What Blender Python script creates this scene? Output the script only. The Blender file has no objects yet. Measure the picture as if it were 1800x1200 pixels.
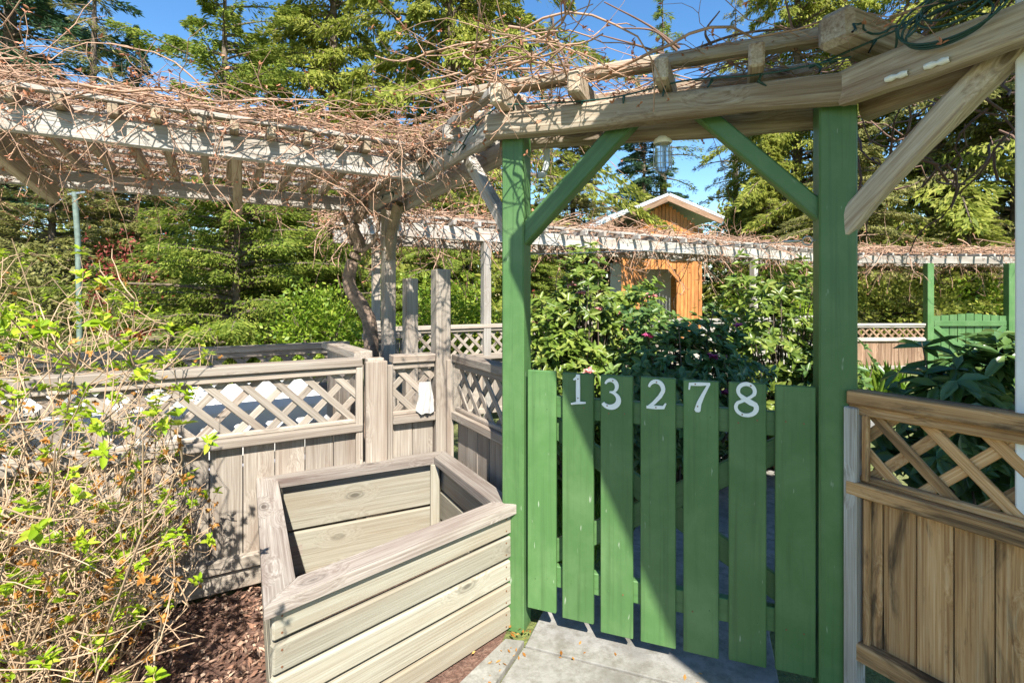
import bpy, math, random
import numpy as np
from mathutils import Vector, Matrix

# ------------------------------------------------------------------ camera, sky, sun, exposure
SC = bpy.context.scene
COL = SC.collection
F, CX, HY, CAMZ = 900.0, 900.0, 522.0, 1.43      # focal (px of 1800), centre, horizon row, eye height
cd = bpy.data.cameras.new('camera'); cam = bpy.data.objects.new('camera', cd); COL.objects.link(cam)
cam.location = (0, 0, CAMZ); cam.rotation_euler = (math.radians(90), 0, 0)
cd.sensor_width = 36; cd.lens = 18; cd.shift_y = (HY - 600) / 1800; cd.clip_start = .02; cd.clip_end = 500
SC.camera = cam
EL = math.radians(47); SDX, SDY = -.2, 1.0
_n = math.hypot(SDX, SDY)
SUN = Vector((SDX / _n * math.cos(EL), SDY / _n * math.cos(EL), -math.sin(EL)))
w = bpy.data.worlds.new('World'); SC.world = w; w.use_nodes = True
nt = w.node_tree; nt.nodes.clear()
sky = nt.nodes.new('ShaderNodeTexSky'); sky.sky_type = 'NISHITA'; sky.sun_disc = False
sky.sun_elevation = EL; sky.sun_rotation = math.atan2(-SDX, -SDY); sky.altitude = 0; sky.air_density = 1.0; sky.dust_density = 0; sky.ozone_density = 1.0
bg = nt.nodes.new('ShaderNodeBackground'); bg.inputs[1].default_value = .095
wo = nt.nodes.new('ShaderNodeOutputWorld')
hs_ = nt.nodes.new('ShaderNodeHueSaturation'); hs_.inputs['Saturation'].default_value = 1.28
nt.links.new(sky.outputs[0], hs_.inputs['Color']); nt.links.new(hs_.outputs[0], bg.inputs[0]); nt.links.new(bg.outputs[0], wo.inputs[0])
sd = bpy.data.lights.new('sun', 'SUN'); so = bpy.data.objects.new('sun', sd); COL.objects.link(so)
sd.energy = 4.8; sd.angle = math.radians(.55); sd.color = (1, .95, .86)
so.rotation_euler = SUN.to_track_quat('-Z', 'Y').to_euler(); so.location = (2, -6, 8)
SC.view_settings.view_transform = 'Standard'; SC.view_settings.look = 'None'
SC.view_settings.exposure = 1.4; SC.view_settings.gamma = 1.0
SC.cycles.max_bounces = 8; SC.cycles.transparent_max_bounces = 8

RNG = np.random.default_rng(7); random.seed(7)
V = Vector
UP = V((0, 0, 1))
A2 = V((-.5, .866, 0)); B2 = V((.866, .5, 0))         # the enclosure's two directions
PL = V((.02, 2.23, 0)); PR = V((1.14, 1.81, 0))       # gate posts
GD = (PR - PL).normalized(); GN = V((-GD.y, GD.x, 0)) # along the gate, and away from the viewer
GLEN = (PR - PL).length
def at(px, py, Y): return V(((px - CX) / F * Y, Y, CAMZ - (py - HY) / F * Y))

# ------------------------------------------------------------------ object helpers
WM = {}
def place(o, M, parent=None):
    WM[o] = M.copy()
    if parent is not None:
        o.parent = parent; o.matrix_local = WM[parent].inverted() @ M
    else:
        o.matrix_world = M
    COL.objects.link(o); return o
def tag(o, label=None, cat=None, group=None, kind=None):
    if label: o['label'] = label
    if cat: o['category'] = cat
    if group: o['group'] = group
    if kind: o['kind'] = kind
    return o
def thing(name, loc, label, cat, group=None, kind=None):
    return tag(place(bpy.data.objects.new(name, None), Matrix.Translation(V(loc))), label, cat, group, kind)
def mesh_np(name, verts, faces, smooth=False):
    """verts Nx3, faces Mxk (k const) numpy"""
    verts = np.asarray(verts, dtype=np.float32); faces = np.asarray(faces, dtype=np.int32)
    me = bpy.data.meshes.new(name); k = faces.shape[1]
    me.vertices.add(len(verts)); me.vertices.foreach_set('co', verts.ravel())
    me.loops.add(faces.size); me.loops.foreach_set('vertex_index', faces.ravel())
    me.polygons.add(len(faces)); me.polygons.foreach_set('loop_start', np.arange(0, faces.size, k, dtype=np.int32))
    me.update(calc_edges=True); me.validate()
    if smooth: me.polygons.foreach_set('use_smooth', np.ones(len(me.polygons), dtype=bool))
    return me
def meshobj(name, me, mat, parent=None, M=None):
    if mat is not None and not me.materials: me.materials.append(mat)
    return place(bpy.data.objects.new(name, me), M or Matrix.Identity(4), parent)
_bc = {}
def boxmesh(l, w, h, b, mat, jit=0, key=0):
    k = (round(l, 4), round(w, 4), round(h, 4), b, mat.name, key)
    if k in _bc: return _bc[k]
    b = min(b, l * .3, w * .3, h * .3)
    v = []; idx = {}
    hx, hy, hz = l / 2, w / 2, h / 2
    for sx in (-1, 1):
        for sy in (-1, 1):
            for sz in (-1, 1):
                idx[sx, sy, sz] = len(v)
                j = [random.uniform(-jit, jit) for _ in range(3)]
                for q in ((0, b, b), (b, 0, b), (b, b, 0)):
                    v.append((sx * (hx - q[0]) + j[0], sy * (hy - q[1]) + j[1], sz * (hz - q[2]) + j[2]))
    f = []
    for ax in range(3):
        for s in (-1, 1):
            c = []
            for (p, q) in ((-1, -1), (1, -1), (1, 1), (-1, 1)):
                t = [0, 0, 0]; t[ax] = s; t[(ax + 1) % 3] = p; t[(ax + 2) % 3] = q
                c.append(idx[tuple(t)] + ax)
            f.append(c if s > 0 else c[::-1])
    for ax in range(3):
        a1, a2 = (ax + 1) % 3, (ax + 2) % 3
        for p in (-1, 1):
            for q in (-1, 1):
                t0 = [0, 0, 0]; t0[ax] = -1; t0[a1] = p; t0[a2] = q
                t1 = list(t0); t1[ax] = 1
                i0, i1 = idx[tuple(t0)], idx[tuple(t1)]
                c = [i0 + a1, i1 + a1, i1 + a2, i0 + a2]
                f.append(c if p * q > 0 else c[::-1])
    for (sx, sy, sz), i in idx.items():
        f.append([i, i + 1, i + 2] if sx * sy * sz > 0 else [i + 2, i + 1, i])
    me = bpy.data.meshes.new('board'); me.from_pydata(v, [], f); me.update(); me.materials.append(mat)
    _bc[k] = me
    return me
def frame(p0, p1, up=UP, roll=0):
    x = (p1 - p0).normalized(); y = up.cross(x)
    if y.length < 1e-4: y = V((0, 1, 0)).cross(x)
    y.normalize(); z = x.cross(y)
    M = Matrix((x, y, z)).transposed().to_4x4()
    if roll: M = M @ Matrix.Rotation(roll, 4, 'X')
    M.translation = (p0 + p1) / 2
    return M
def board(name, p0, p1, w, h, mat, parent=None, up=UP, b=.004, jit=0, roll=0, key=0):
    """bar from p0 to p1; h along up, w across; local X runs along it"""
    p0, p1 = V(p0), V(p1)
    me = boxmesh((p1 - p0).length, w, h, b, mat, jit, key)
    return place(bpy.data.objects.new(name, me), frame(p0, p1, up, roll), parent)
def tubes(polys, radii, sides=4):
    """polys: list of (n,3) arrays, radii: list of (n,) -> verts, quads"""
    vs, fs, off = [], [], 0
    ang = np.arange(sides) * 2 * math.pi / sides
    ca, sa = np.cos(ang), np.sin(ang)
    for P, R in zip(polys, radii):
        P = np.asarray(P, float); n = len(P)
        T = np.gradient(P, axis=0); T /= np.linalg.norm(T, axis=1)[:, None] + 1e-9
        ref = np.where(np.abs(T[:, 2:3]) > .9, np.array([[1., 0, 0]]), np.array([[0, 0, 1.]]))
        U = np.cross(ref, T); U /= np.linalg.norm(U, axis=1)[:, None] + 1e-9
        W = np.cross(T, U)
        R = np.broadcast_to(np.asarray(R, float), (n,))
        ring = P[:, None, :] + R[:, None, None] * (U[:, None, :] * ca[None, :, None] + W[:, None, :] * sa[None, :, None])
        vs.append(ring.reshape(-1, 3))
        i = np.arange(n - 1)[:, None] * sides; j = np.arange(sides)[None, :]; k = (j + 1) % sides
        fs.append(np.stack([i + j, i + k, i + sides + k, i + sides + j], -1).reshape(-1, 4) + off)
        off += n * sides
    return np.concatenate(vs), np.concatenate(fs)
def tubeobj(name, polys, radii, mat, parent=None, sides=5, smooth=True):
    v, f = tubes(polys, radii, sides)
    return meshobj(name, mesh_np(name, v, f, smooth), mat, parent)
def curve(pts, n=12):
    """Catmull-Rom through pts"""
    P = np.array([tuple(p) for p in pts], float)
    P = np.vstack([2 * P[0] - P[1], P, 2 * P[-1] - P[-2]])
    out = []
    for i in range(1, len(P) - 2):
        for t in np.linspace(0, 1, n, endpoint=False):
            a, b, c, d = P[i - 1], P[i], P[i + 1], P[i + 2]
            out.append(.5 * (2 * b + (c - a) * t + (2 * a - 5 * b + 4 * c - d) * t * t + (3 * b - a - 3 * c + d) * t ** 3))
    out.append(P[-2]); return np.array(out)

# ------------------------------------------------------------------ materials
def newmat(name):
    m = bpy.data.materials.new(name); m.use_nodes = True
    return m, m.node_tree, m.node_tree.nodes['Principled BSDF']
def nd(t, typ, **kw):
    n = t.nodes.new(typ)
    for k, v in kw.items(): setattr(n, k, v)
    return n
def ramp(t, src, stops):
    r = nd(t, 'ShaderNodeValToRGB'); e = r.color_ramp.elements
    while len(e) < len(stops): e.new(.5)
    for q, (p, c) in zip(e, stops):
        q.position = p; q.color = (*c, 1) if len(c) == 3 else c
    t.links.new(src, r.inputs[0]); return r.outputs[0]
def mixc(t, fac, a, b, mode='MIX'):
    m = nd(t, 'ShaderNodeMix', data_type='RGBA', blend_type=mode)
    for i, s in ((0, fac), (6, a), (7, b)):
        if hasattr(s, 'is_linked') or hasattr(s, 'links'): t.links.new(s, m.inputs[i])
        else: m.inputs[i].default_value = s if i == 0 else (*s, 1)
    return m.outputs[2]
def noise(t, vec, scale, detail=5, rough=.6, dist=0):
    n = nd(t, 'ShaderNodeTexNoise'); n.inputs['Scale'].default_value = scale; n.inputs['Detail'].default_value = detail
    n.inputs['Roughness'].default_value = rough; n.inputs['Distortion'].default_value = dist
    if vec is not None: t.links.new(vec, n.inputs['Vector'])
    return n.outputs[0]
def wood(name, dark, mid, light, stain=(.05, .04, .035), stain_amt=.5, sscale=(.9, 14, 14), st0=.54, knots=True, bump=.35, rough=.85, grain=55):
    m, t, p = newmat(name)
    tc = nd(t, 'ShaderNodeTexCoord'); oi = nd(t, 'ShaderNodeObjectInfo')
    off = nd(t, 'ShaderNodeVectorMath', operation='SCALE'); off.inputs[0].default_value = (31, 17, 23)
    t.links.new(oi.outputs['Random'], off.inputs['Scale'])
    add = nd(t, 'ShaderNodeVectorMath', operation='ADD')
    t.links.new(tc.outputs['Object'], add.inputs[0]); t.links.new(off.outputs[0], add.inputs[1])
    def mapped(s):
        mp = nd(t, 'ShaderNodeMapping'); mp.inputs['Scale'].default_value = s
        t.links.new(add.outputs[0], mp.inputs[0]); return mp.outputs[0]
    vo = nd(t, 'ShaderNodeTexVoronoi'); vo.inputs['Scale'].default_value = 1
    t.links.new(mapped((2.6, 6, 6)), vo.inputs['Vector'])
    kd = vo.outputs['Distance']
    # grain bends round the knots
    bend = nd(t, 'ShaderNodeMapRange'); bend.inputs[1].default_value = 0; bend.inputs[2].default_value = .35
    bend.inputs[3].default_value = .055 if knots else 0; bend.inputs[4].default_value = 0
    t.links.new(kd, bend.inputs[0])
    cmb = nd(t, 'ShaderNodeCombineXYZ'); t.links.new(bend.outputs[0], cmb.inputs[1]); t.links.new(bend.outputs[0], cmb.inputs[2])
    add2 = nd(t, 'ShaderNodeVectorMath', operation='ADD')
    t.links.new(add.outputs[0], add2.inputs[0]); t.links.new(cmb.outputs[0], add2.inputs[1])
    mp = nd(t, 'ShaderNodeMapping'); mp.inputs['Scale'].default_value = (2.2, grain * 2.6, grain * 2.6)
    t.links.new(add2.outputs[0], mp.inputs[0])
    g = noise(t, mp.outputs[0], 1, 7, .65, .4)
    col = ramp(t, g, [(.28, dark), (.5, mid), (.74, light)])
    bl = noise(t, mapped((1.3, 9, 9)), 1, 4, .6)
    col = mixc(t, ramp(t, bl, [(.3, (1, 1, 1)), (.55, (0, 0, 0))]), col, mixc(t, .55, col, stain), 'MIX') if stain_amt > 0 else col
    if stain_amt > 0:
        s2 = noise(t, mapped(sscale), 1, 6, .7, .6)
        fac = nd(t, 'ShaderNodeMath', operation='MULTIPLY'); fac.inputs[1].default_value = stain_amt
        t.links.new(ramp(t, s2, [(st0, (0, 0, 0)), (st0 + .12, (1, 1, 1))]), fac.inputs[0])
        col = mixc(t, fac.outputs[0], col, stain)
    if knots:
        col = mixc(t, ramp(t, kd, [(.05, (.85,) * 3), (.085, (.15,) * 3), (.11, (.5,) * 3), (.15, (0, 0, 0))]), col, tuple(c * .45 for c in dark))
    # every board a little lighter or darker
    hv = nd(t, 'ShaderNodeHueSaturation')
    mr = nd(t, 'ShaderNodeMapRange'); mr.inputs[3].default_value = .78; mr.inputs[4].default_value = 1.18
    t.links.new(oi.outputs['Random'], mr.inputs[0]); t.links.new(mr.outputs[0], hv.inputs['Value']); t.links.new(col, hv.inputs['Color'])
    t.links.new(hv.outputs[0], p.inputs['Base Color'])
    p.inputs['Roughness'].default_value = rough; p.inputs['Specular IOR Level'].default_value = .25
    b = nd(t, 'ShaderNodeBump'); b.inputs['Strength'].default_value = bump; b.inputs['Distance'].default_value = .004
    t.links.new(g, b.inputs['Height']); t.links.new(b.outputs[0], p.inputs['Normal'])
    return m
def paint(name, base, worn, rough=.5):
    m, t, p = newmat(name)
    tc = nd(t, 'ShaderNodeTexCoord'); oi = nd(t, 'ShaderNodeObjectInfo')
    off = nd(t, 'ShaderNodeVectorMath', operation='SCALE'); off.inputs[0].default_value = (31, 17, 23)
    t.links.new(oi.outputs['Random'], off.inputs['Scale'])
    add = nd(t, 'ShaderNodeVectorMath', operation='ADD')
    t.links.new(tc.outputs['Object'], add.inputs[0]); t.links.new(off.outputs[0], add.inputs[1])
    mp = nd(t, 'ShaderNodeMapping'); mp.inputs['Scale'].default_value = (1.5, 45, 45); t.links.new(add.outputs[0], mp.inputs[0])
    g = noise(t, mp.outputs[0], 1, 6, .6, .5)
    pa = noise(t, add.outputs[0], 5, 6, .65, .3)
    c = mixc(t, ramp(t, pa, [(.42, (0, 0, 0)), (.72, (.75,) * 3)]), base, worn)
    c = mixc(t, ramp(t, g, [(.3, (.5,) * 3), (.5, (0, 0, 0))]), c, tuple(x * .55 for x in base))
    mp2 = nd(t, 'ShaderNodeMapping'); mp2.inputs['Scale'].default_value = (14, 60, 60); t.links.new(add.outputs[0], mp2.inputs[0])
    sp = noise(t, mp2.outputs[0], 1, 2, .5)
    c = mixc(t, ramp(t, sp, [(.72, (0, 0, 0)), (.78, (.6,) * 3)]), c, (.38, .42, .33))
    hv = nd(t, 'ShaderNodeHueSaturation'); mr = nd(t, 'ShaderNodeMapRange'); mr.inputs[3].default_value = .88; mr.inputs[4].default_value = 1.12
    t.links.new(oi.outputs['Random'], mr.inputs[0]); t.links.new(mr.outputs[0], hv.inputs['Value']); t.links.new(c, hv.inputs['Color'])
    t.links.new(hv.outputs[0], p.inputs['Base Color']); p.inputs['Roughness'].default_value = rough
    b = nd(t, 'ShaderNodeBump'); b.inputs['Strength'].default_value = .3; b.inputs['Distance'].default_value = .003
    t.links.new(g, b.inputs['Height']); t.links.new(b.outputs[0], p.inputs['Normal'])
    return m
def plain(name, c, rough=.6, metal=0, var=.0, vscale=20):
    m, t, p = newmat(name)
    p.inputs['Base Color'].default_value = (*c, 1); p.inputs['Roughness'].default_value = rough; p.inputs['Metallic'].default_value = metal
    if var:
        tc = nd(t, 'ShaderNodeTexCoord'); n = noise(t, tc.outputs['Object'], vscale, 5)
        t.links.new(ramp(t, n, [(.3, tuple(x * (1 - var) for x in c)), (.7, tuple(min(1, x * (1 + var)) for x in c))]), p.inputs['Base Color'])
    return m
def leafmat(name, c1, c2, c3=None, trans=.35, rough=.45, spec=.4):
    m, t, p = newmat(name)
    ge = nd(t, 'ShaderNodeNewGeometry')
    st = [(0, c1), (.6, c2), (1, c3 or c2)]
    c = ramp(t, ge.outputs['Random Per Island'], st)
    tc = nd(t, 'ShaderNodeTexCoord')
    big = noise(t, tc.outputs['Object'], .9, 3)
    hv = nd(t, 'ShaderNodeHueSaturation'); mr = nd(t, 'ShaderNodeMapRange')
    mr.inputs[1].default_value = .3; mr.inputs[2].default_value = .7; mr.inputs[3].default_value = .75; mr.inputs[4].default_value = 1.25
    t.links.new(big, mr.inputs[0]); t.links.new(mr.outputs[0], hv.inputs['Value']); t.links.new(c, hv.inputs['Color'])
    t.links.new(hv.outputs[0], p.inputs['Base Color']); p.inputs['Roughness'].default_value = rough
    p.inputs['Specular IOR Level'].default_value = spec
    tr = nd(t, 'ShaderNodeBsdfTranslucent'); t.links.new(hv.outputs[0], tr.inputs[0])
    mx = nd(t, 'ShaderNodeMixShader'); mx.inputs[0].default_value = trans
    t.links.new(p.outputs[0], mx.inputs[1]); t.links.new(tr.outputs[0], mx.inputs[2])
    t.links.new(mx.outputs[0], t.nodes['Material Output'].inputs[0])
    return m

W_GREY = wood('weathered_fence_wood', (0.183, 0.148, 0.118), (0.308, 0.264, 0.217), (0.433, 0.388, 0.331), (.16, .105, .075), .5)
W_SILV = wood('silvered_pergola_wood', (0.192, 0.164, 0.136), (0.384, 0.352, 0.312), (0.528, 0.504, 0.472), (.18, .13, .09), .35)
W_RAFT = wood('rafter_wood', (.17, .13, .09), (.33, .26, .18), (.46, .39, .29), (.10, .07, .045), .4)
W_BEAM = wood('hewn_beam_wood', (.20, .14, .095), (.43, .35, .26), (.60, .53, .44), (.15, .07, .03), .6, grain=38, bump=.6)
W_PLANT = wood('treated_planter_wood', (0.200, 0.176, 0.132), (0.300, 0.280, 0.220), (0.368, 0.352, 0.292), (.24, .19, .13), .4)
W_RIM = wood('planter_rim_wood', (.14, .11, .09), (.28, .245, .21), (.42, .385, .345), (.12, .075, .06), .8)
W_WARM = wood('stained_panel_wood', (.28, .125, .045), (.52, .295, .13), (.68, .47, .27), (.05, .032, .02), .85, (1.6, 8, 8), .50)
W_FAR = wood('cedar_siding', (.28, .10, .03), (.50, .20, .06), (.64, .30, .11), (.12, .05, .02), .3, grain=20)
W_BROWN = wood('brown_far_fence_wood', (.10, .06, .035), (.26, .16, .10), (.42, .31, .22), (.10, .05, .03), .4, grain=25)
GREEN = paint('green_paint', (.062, .145, .042), (.11, .20, .075))
WHITE = plain('white_enamel', (.8, .8, .78), .4)
TRIM = plain('house_trim_white', (.74, .74, .72), .5, var=.04)
IRON = plain('galvanised_steel', (.42, .43, .44), .4, .9)
SCREW = plain('rusty_screw', (.22, .10, .05), .6, .4)
CABLE = plain('dark_green_cable', (.008, .05, .04), .4)
PORC = plain('porcelain', (.78, .76, .70), .25)
BARK = plain('bark', (.13, .095, .07), .95, var=.5, vscale=9)
VINEBARK = plain('vine_bark', (.24, .17, .125), .95, var=.5, vscale=30)
TWIG = plain('vine_cane', (.38, .235, .155), .8, var=.35, vscale=14)
TWIG2 = plain('shrub_stem', (.40, .275, .17), .8, var=.35, vscale=14)
DKTWIG = plain('dark_twig', (.15, .085, .06), .8, var=.3, vscale=14)
BUD = plain('vine_bud', (.42, .17, .09), .7, var=.3)
CLOTH = plain('white_cloth', (.40, .39, .37), .95, var=.06, vscale=60)
ROOFM = plain('metal_roofing', (.60, .63, .66), .35, .3)
GLASSD = plain('window_glass', (.05, .07, .08), .08)
L_CEDAR = leafmat('cedar_sprays', (.15, .19, .03), (.29, .32, .05), (.45, .44, .10), .5, .6, .2)
L_FIR = leafmat('fir_needles', (.03, .075, .04), (.06, .125, .055), (.11, .18, .07), .25, .6, .2)
L_SPR = leafmat('spruce_needles', (.11, .165, .025), (.22, .28, .04), (.38, .40, .08), .5, .6, .2)
L_OLIVE = leafmat('olive_foliage', (.12, .13, .035), (.22, .22, .06), (.33, .30, .11), .3, .6, .2)
L_SHRUB = leafmat('fresh_leaves', (.22, .36, .015), (.36, .48, .025), (.52, .58, .06), .45, .4)
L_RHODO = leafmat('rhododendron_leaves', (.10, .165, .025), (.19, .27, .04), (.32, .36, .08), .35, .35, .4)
L_RHODK = leafmat('shade_dark_rhododendron_leaves', (.06, .12, .03), (.11, .19, .045), (.2, .28, .08), .3, .3, .5)  # darker copy of the rhododendron leaves, house shade put into the colour
L_BUSH = leafmat('bright_bush_leaves', (.11, .20, .015), (.22, .33, .025), (.36, .42, .05), .4, .5)
L_DRY = leafmat('dried_flowers', (.28, .11, .02), (.45, .21, .05), (.55, .32, .10), .3, .8, .1)
L_GRASS = leafmat('grass_blades', (.08, .16, .01), (.16, .27, .02), (.26, .34, .05), .35, .5)
L_RED = leafmat('red_leaves', (.16, .02, .02), (.28, .05, .04), (.30, .10, .06), .3, .6)
PINK = leafmat('pink_blossom', (.75, .22, .22), (.8, .36, .33), (.85, .5, .45), .3, .6)
MAGENTA = leafmat('magenta_bud', (.32, .03, .12), (.45, .06, .18), (.5, .1, .22), .2, .6)

# ------------------------------------------------------------------ the setting
def groundmat():
    m, t, p = newmat('lawn'); tc = nd(t, 'ShaderNodeTexCoord')
    n = noise(t, tc.outputs['Object'], 1.2, 8, .65); n2 = noise(t, tc.outputs['Object'], 30, 4, .7)
    c = ramp(t, n, [(.3, (.10, .13, .03)), (.5, (.17, .20, .05)), (.7, (.27, .25, .10))])
    c = mixc(t, ramp(t, n2, [(.35, (.7,) * 3), (.6, (0, 0, 0))]), c, (.07, .08, .025))
    t.links.new(c, p.inputs['Base Color']); p.inputs['Roughness'].default_value = .95
    b = nd(t, 'ShaderNodeBump'); b.inputs['Distance'].default_value = .03; t.links.new(n2, b.inputs['Height']); t.links.new(b.outputs[0], p.inputs['Normal'])
    return m
def concmat():
    m, t, p = newmat('concrete'); tc = nd(t, 'ShaderNodeTexCoord'); geo = nd(t, 'ShaderNodeNewGeometry')
    n = noise(t, geo.outputs['Position'], 3.5, 8, .65); n2 = noise(t, geo.outputs['Position'], 140, 3, .7); n3 = noise(t, geo.outputs['Position'], 22, 6, .7)
    c = ramp(t, n, [(.3, (.14, .132, .115)), (.5, (.24, .23, .205)), (.7, (.33, .32, .29))])
    c = mixc(t, ramp(t, n3, [(.34, (.8,) * 3), (.56, (0, 0, 0))]), c, (.13, .12, .095))
    c = mixc(t, ramp(t, n2, [(.3, (.6,) * 3), (.45, (0, 0, 0))]), c, (.2, .19, .17))
    t.links.new(c, p.inputs['Base Color']); p.inputs['Roughness'].default_value = .92
    b = nd(t, 'ShaderNodeBump'); b.inputs['Distance'].default_value = .004; b.inputs['Strength'].default_value = .6
    t.links.new(n2, b.inputs['Height']); t.links.new(b.outputs[0], p.inputs['Normal'])
    return m
def mulchmat():
    m, t, p = newmat('bark_mulch'); geo = nd(t, 'ShaderNodeNewGeometry')
    n = noise(t, geo.outputs['Position'], 35, 6, .75, 1.5)
    t.links.new(ramp(t, n, [(.3, (.06, .032, .022)), (.5, (.19, .10, .07)), (.7, (.34, .22, .165))]), p.inputs['Base Color'])
    p.inputs['Roughness'].default_value = .95
    b = nd(t, 'ShaderNodeBump'); b.inputs['Distance'].default_value = .02; t.links.new(n, b.inputs['Height']); t.links.new(b.outputs[0], p.inputs['Normal'])
    return m
LAWN, CONC, MULCH = groundmat(), concmat(), mulchmat()
S = 200
g = meshobj('ground', mesh_np('ground', [(-S, -S, 0), (S, -S, 0), (S, S, 0), (-S, S, 0)], [(0, 1, 2, 3)]), LAWN)
tag(g, 'lawn and bare earth under the whole garden', kind='structure')
def slabpoly(name, pts, z0, z1, mat, parent=None):
    n = len(pts); v = [(p[0], p[1], z0) for p in pts] + [(p[0], p[1], z1) for p in pts]
    c = np.mean(np.array([q[:2] for q in pts]), axis=0); e = .008
    v += [(c[0] + (p[0] - c[0]) * (1 - e), c[1] + (p[1] - c[1]) * (1 - e), z1 + .004) for p in pts]
    f = [tuple(range(2 * n, 3 * n))] + [(i, (i + 1) % n, n + (i + 1) % n, n + i) for i in range(n)]
    f += [(n + i, n + (i + 1) % n, 2 * n + (i + 1) % n, 2 * n + i) for i in range(n)]
    me = bpy.data.meshes.new(name); me.from_pydata(v, [], f); me.update()
    return meshobj(name, me, mat, parent)
path = tag(place(bpy.data.objects.new('path', None), Matrix.Translation((0, 0, 0))), 'pale concrete path running under the green gate', kind='structure')
def gp(s, d): q = PL + GD * s + GN * d; return (q.x, q.y)
EA, EB = gp(.03, -.10), gp(1.10, -.10)
slabpoly('slab', [gp(-.12, -.62), gp(.0, -.13), gp(.075, -.115), gp(.03, -.62)], .002, .022, CONC, path)
slabpoly('slab', [gp(-.75, -2.0), gp(-.13, -.63), gp(.02, -.63), gp(.02, -2.0)], .002, .022, CONC, path)
slabpoly('slab', [gp(.09, -.145), gp(.09, .30), gp(1.02, .30), gp(1.02, -.145)], .002, .026, CONC, path)
slabpoly('slab', [gp(.045, -.62), gp(.085, -.155), gp(1.02, -.155), gp(1.02, -.62)], .002, .022, CONC, path)
slabpoly('slab', [gp(.035, -2.0), gp(.035, -.63), gp(1.02, -.63), gp(1.02, -2.0)], .002, .024, CONC, path)
for k in range(5):
    slabpoly('slab', [gp(.32 + .06 * k, .312 + k * .9), gp(.38 + .06 * k, 1.20 + k * .9), gp(1.02 + .32 * (k + 1), 1.20 + k * .9), gp(1.02 + .32 * k, .312 + k * .9)], .002, .024, CONC, path)
bed = meshobj('mulch_bed', mesh_np('mulch_bed', [(-4, 0, .006), (-.55, 0, .006), (-.02, 2.2, .006), (-.35, 3.0, .006), (-4, 1.0, .006)], [(0, 1, 2, 3, 4)]), MULCH)
tag(bed, 'bed of reddish brown bark mulch', kind='structure')
n = 12000
c = np.stack([RNG.uniform(-2.6, -.3, n), RNG.uniform(.9, 2.75, n), RNG.uniform(.008, .03, n)], 1)
a = RNG.uniform(0, 2 * math.pi, n); l = RNG.uniform(.012, .045, n); wd = RNG.uniform(.003, .009, n)
d = np.stack([np.cos(a), np.sin(a), RNG.normal(0, .3, n)], 1); q = np.stack([-np.sin(a), np.cos(a), RNG.normal(0, .5, n)], 1)
vv = np.stack([c - d * l[:, None] / 2, c + q * wd[:, None], c + d * l[:, None] / 2, c - q * wd[:, None]], 1).reshape(-1, 3)
L_MULCH = leafmat('bark_chips', (.10, .055, .04), (.27, .15, .10), (.46, .34, .25), 0, .95, .1)
tag(meshobj('bark_chips', mesh_np('bark_chips', vv, np.arange(4 * n).reshape(-1, 4)), L_MULCH), 'loose bark chips and needles strewn over the mulch bed', 'bark chips', kind='stuff')

# the house whose porch shades the right half of the gate
HC = V((1.385, 1.37, 0)); dA = -A2
hs = thing('house', HC, 'white house corner and porch roof beside the stained fence panel', 'house')
board('corner_trim', HC + B2 * .06 + dA * .02, HC + B2 * .06 + dA * .02 + UP * 2.7, .12, .10, TRIM, hs, up=dA)
wl = board('wall', HC + dA * 2.6 + B2 * .16 + UP * 0, HC + dA * 2.6 + B2 * .16 + UP * 2.7, 5.0, .1, TRIM, hs, up=B2)
rc = V((.2, 1.13, 2.7)); R0, R1, R2, R3 = rc, rc + dA * 6.5, rc + dA * 6.5 + B2 * 2.1, rc + B2 * 2.1
me = bpy.data.meshes.new('porch_roof')
me.from_pydata([tuple(p) for p in (R0, R1, R2, R3)] + [tuple(p + UP * .14) for p in (R0, R1)] + [tuple(p + UP * .5) for p in (R2, R3)], [],
               [(3, 2, 1, 0), (4, 5, 6, 7), (0, 1, 5, 4), (1, 2, 6, 5), (2, 3, 7, 6), (3, 0, 4, 7)]); me.update()
meshobj('porch_roof', me, W_RAFT, hs)

# ------------------------------------------------------------------ wooden gate arch
def gs(px):                                            # picture column -> metres along the gate from the left post
    k = (px - CX) / F; return (k * PL.y - PL.x) / ((PR.x - PL.x) + (PL.y - PR.y) * k) * GLEN
def gpt(s, z, d=0): return PL + GD * s + GN * d + UP * z
def logbeam(name, p0, p1, w_, h_, mat, parent, seed, bow=0.0, n=16, m=14):
    r_ = np.random.default_rng(seed); p0, p1 = V(p0), V(p1); L_ = (p1 - p0).length; v = []
    ph = r_.uniform(0, 6.28, 6)
    for i in range(n + 1):
        x = -L_ / 2 + L_ * i / n; u = i / n
        sw = 1 + .07 * math.sin(u * 7 + ph[0]) + r_.normal(0, .018); oy = .006 * math.sin(u * 5 + ph[1]); oz = .007 * math.sin(u * 4 + ph[2]) + bow * math.sin(math.pi * u)
        for k in range(m):
            a_ = 2 * math.pi * (k + .5) / m; ca_, sa_ = math.cos(a_), math.sin(a_); e_ = .55
            rk = sw * (1 + .05 * math.sin(3 * a_ + ph[3] + u * 3) + r_.normal(0, .012))
            v.append((x, oy + w_ / 2 * rk * math.copysign(abs(ca_) ** e_, ca_), oz + h_ / 2 * rk * math.copysign(abs(sa_) ** e_, sa_)))
    f = [(i * m + k, i * m + (k + 1) % m, (i + 1) * m + (k + 1) % m, (i + 1) * m + k) for i in range(n) for k in range(m)]
    f += [tuple(range(m))[::-1], tuple(n * m + k for k in range(m))]
    f = [q[::-1] for q in f]
    me = bpy.data.meshes.new(name); me.from_pydata(v, [], f); me.update(); me.materials.append(mat)
    return place(bpy.data.objects.new(name, me), frame(p0, p1), parent)
arch = thing('gate_arch', PL, 'weathered timber arch on two green posts over the numbered gate', 'arch')
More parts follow.
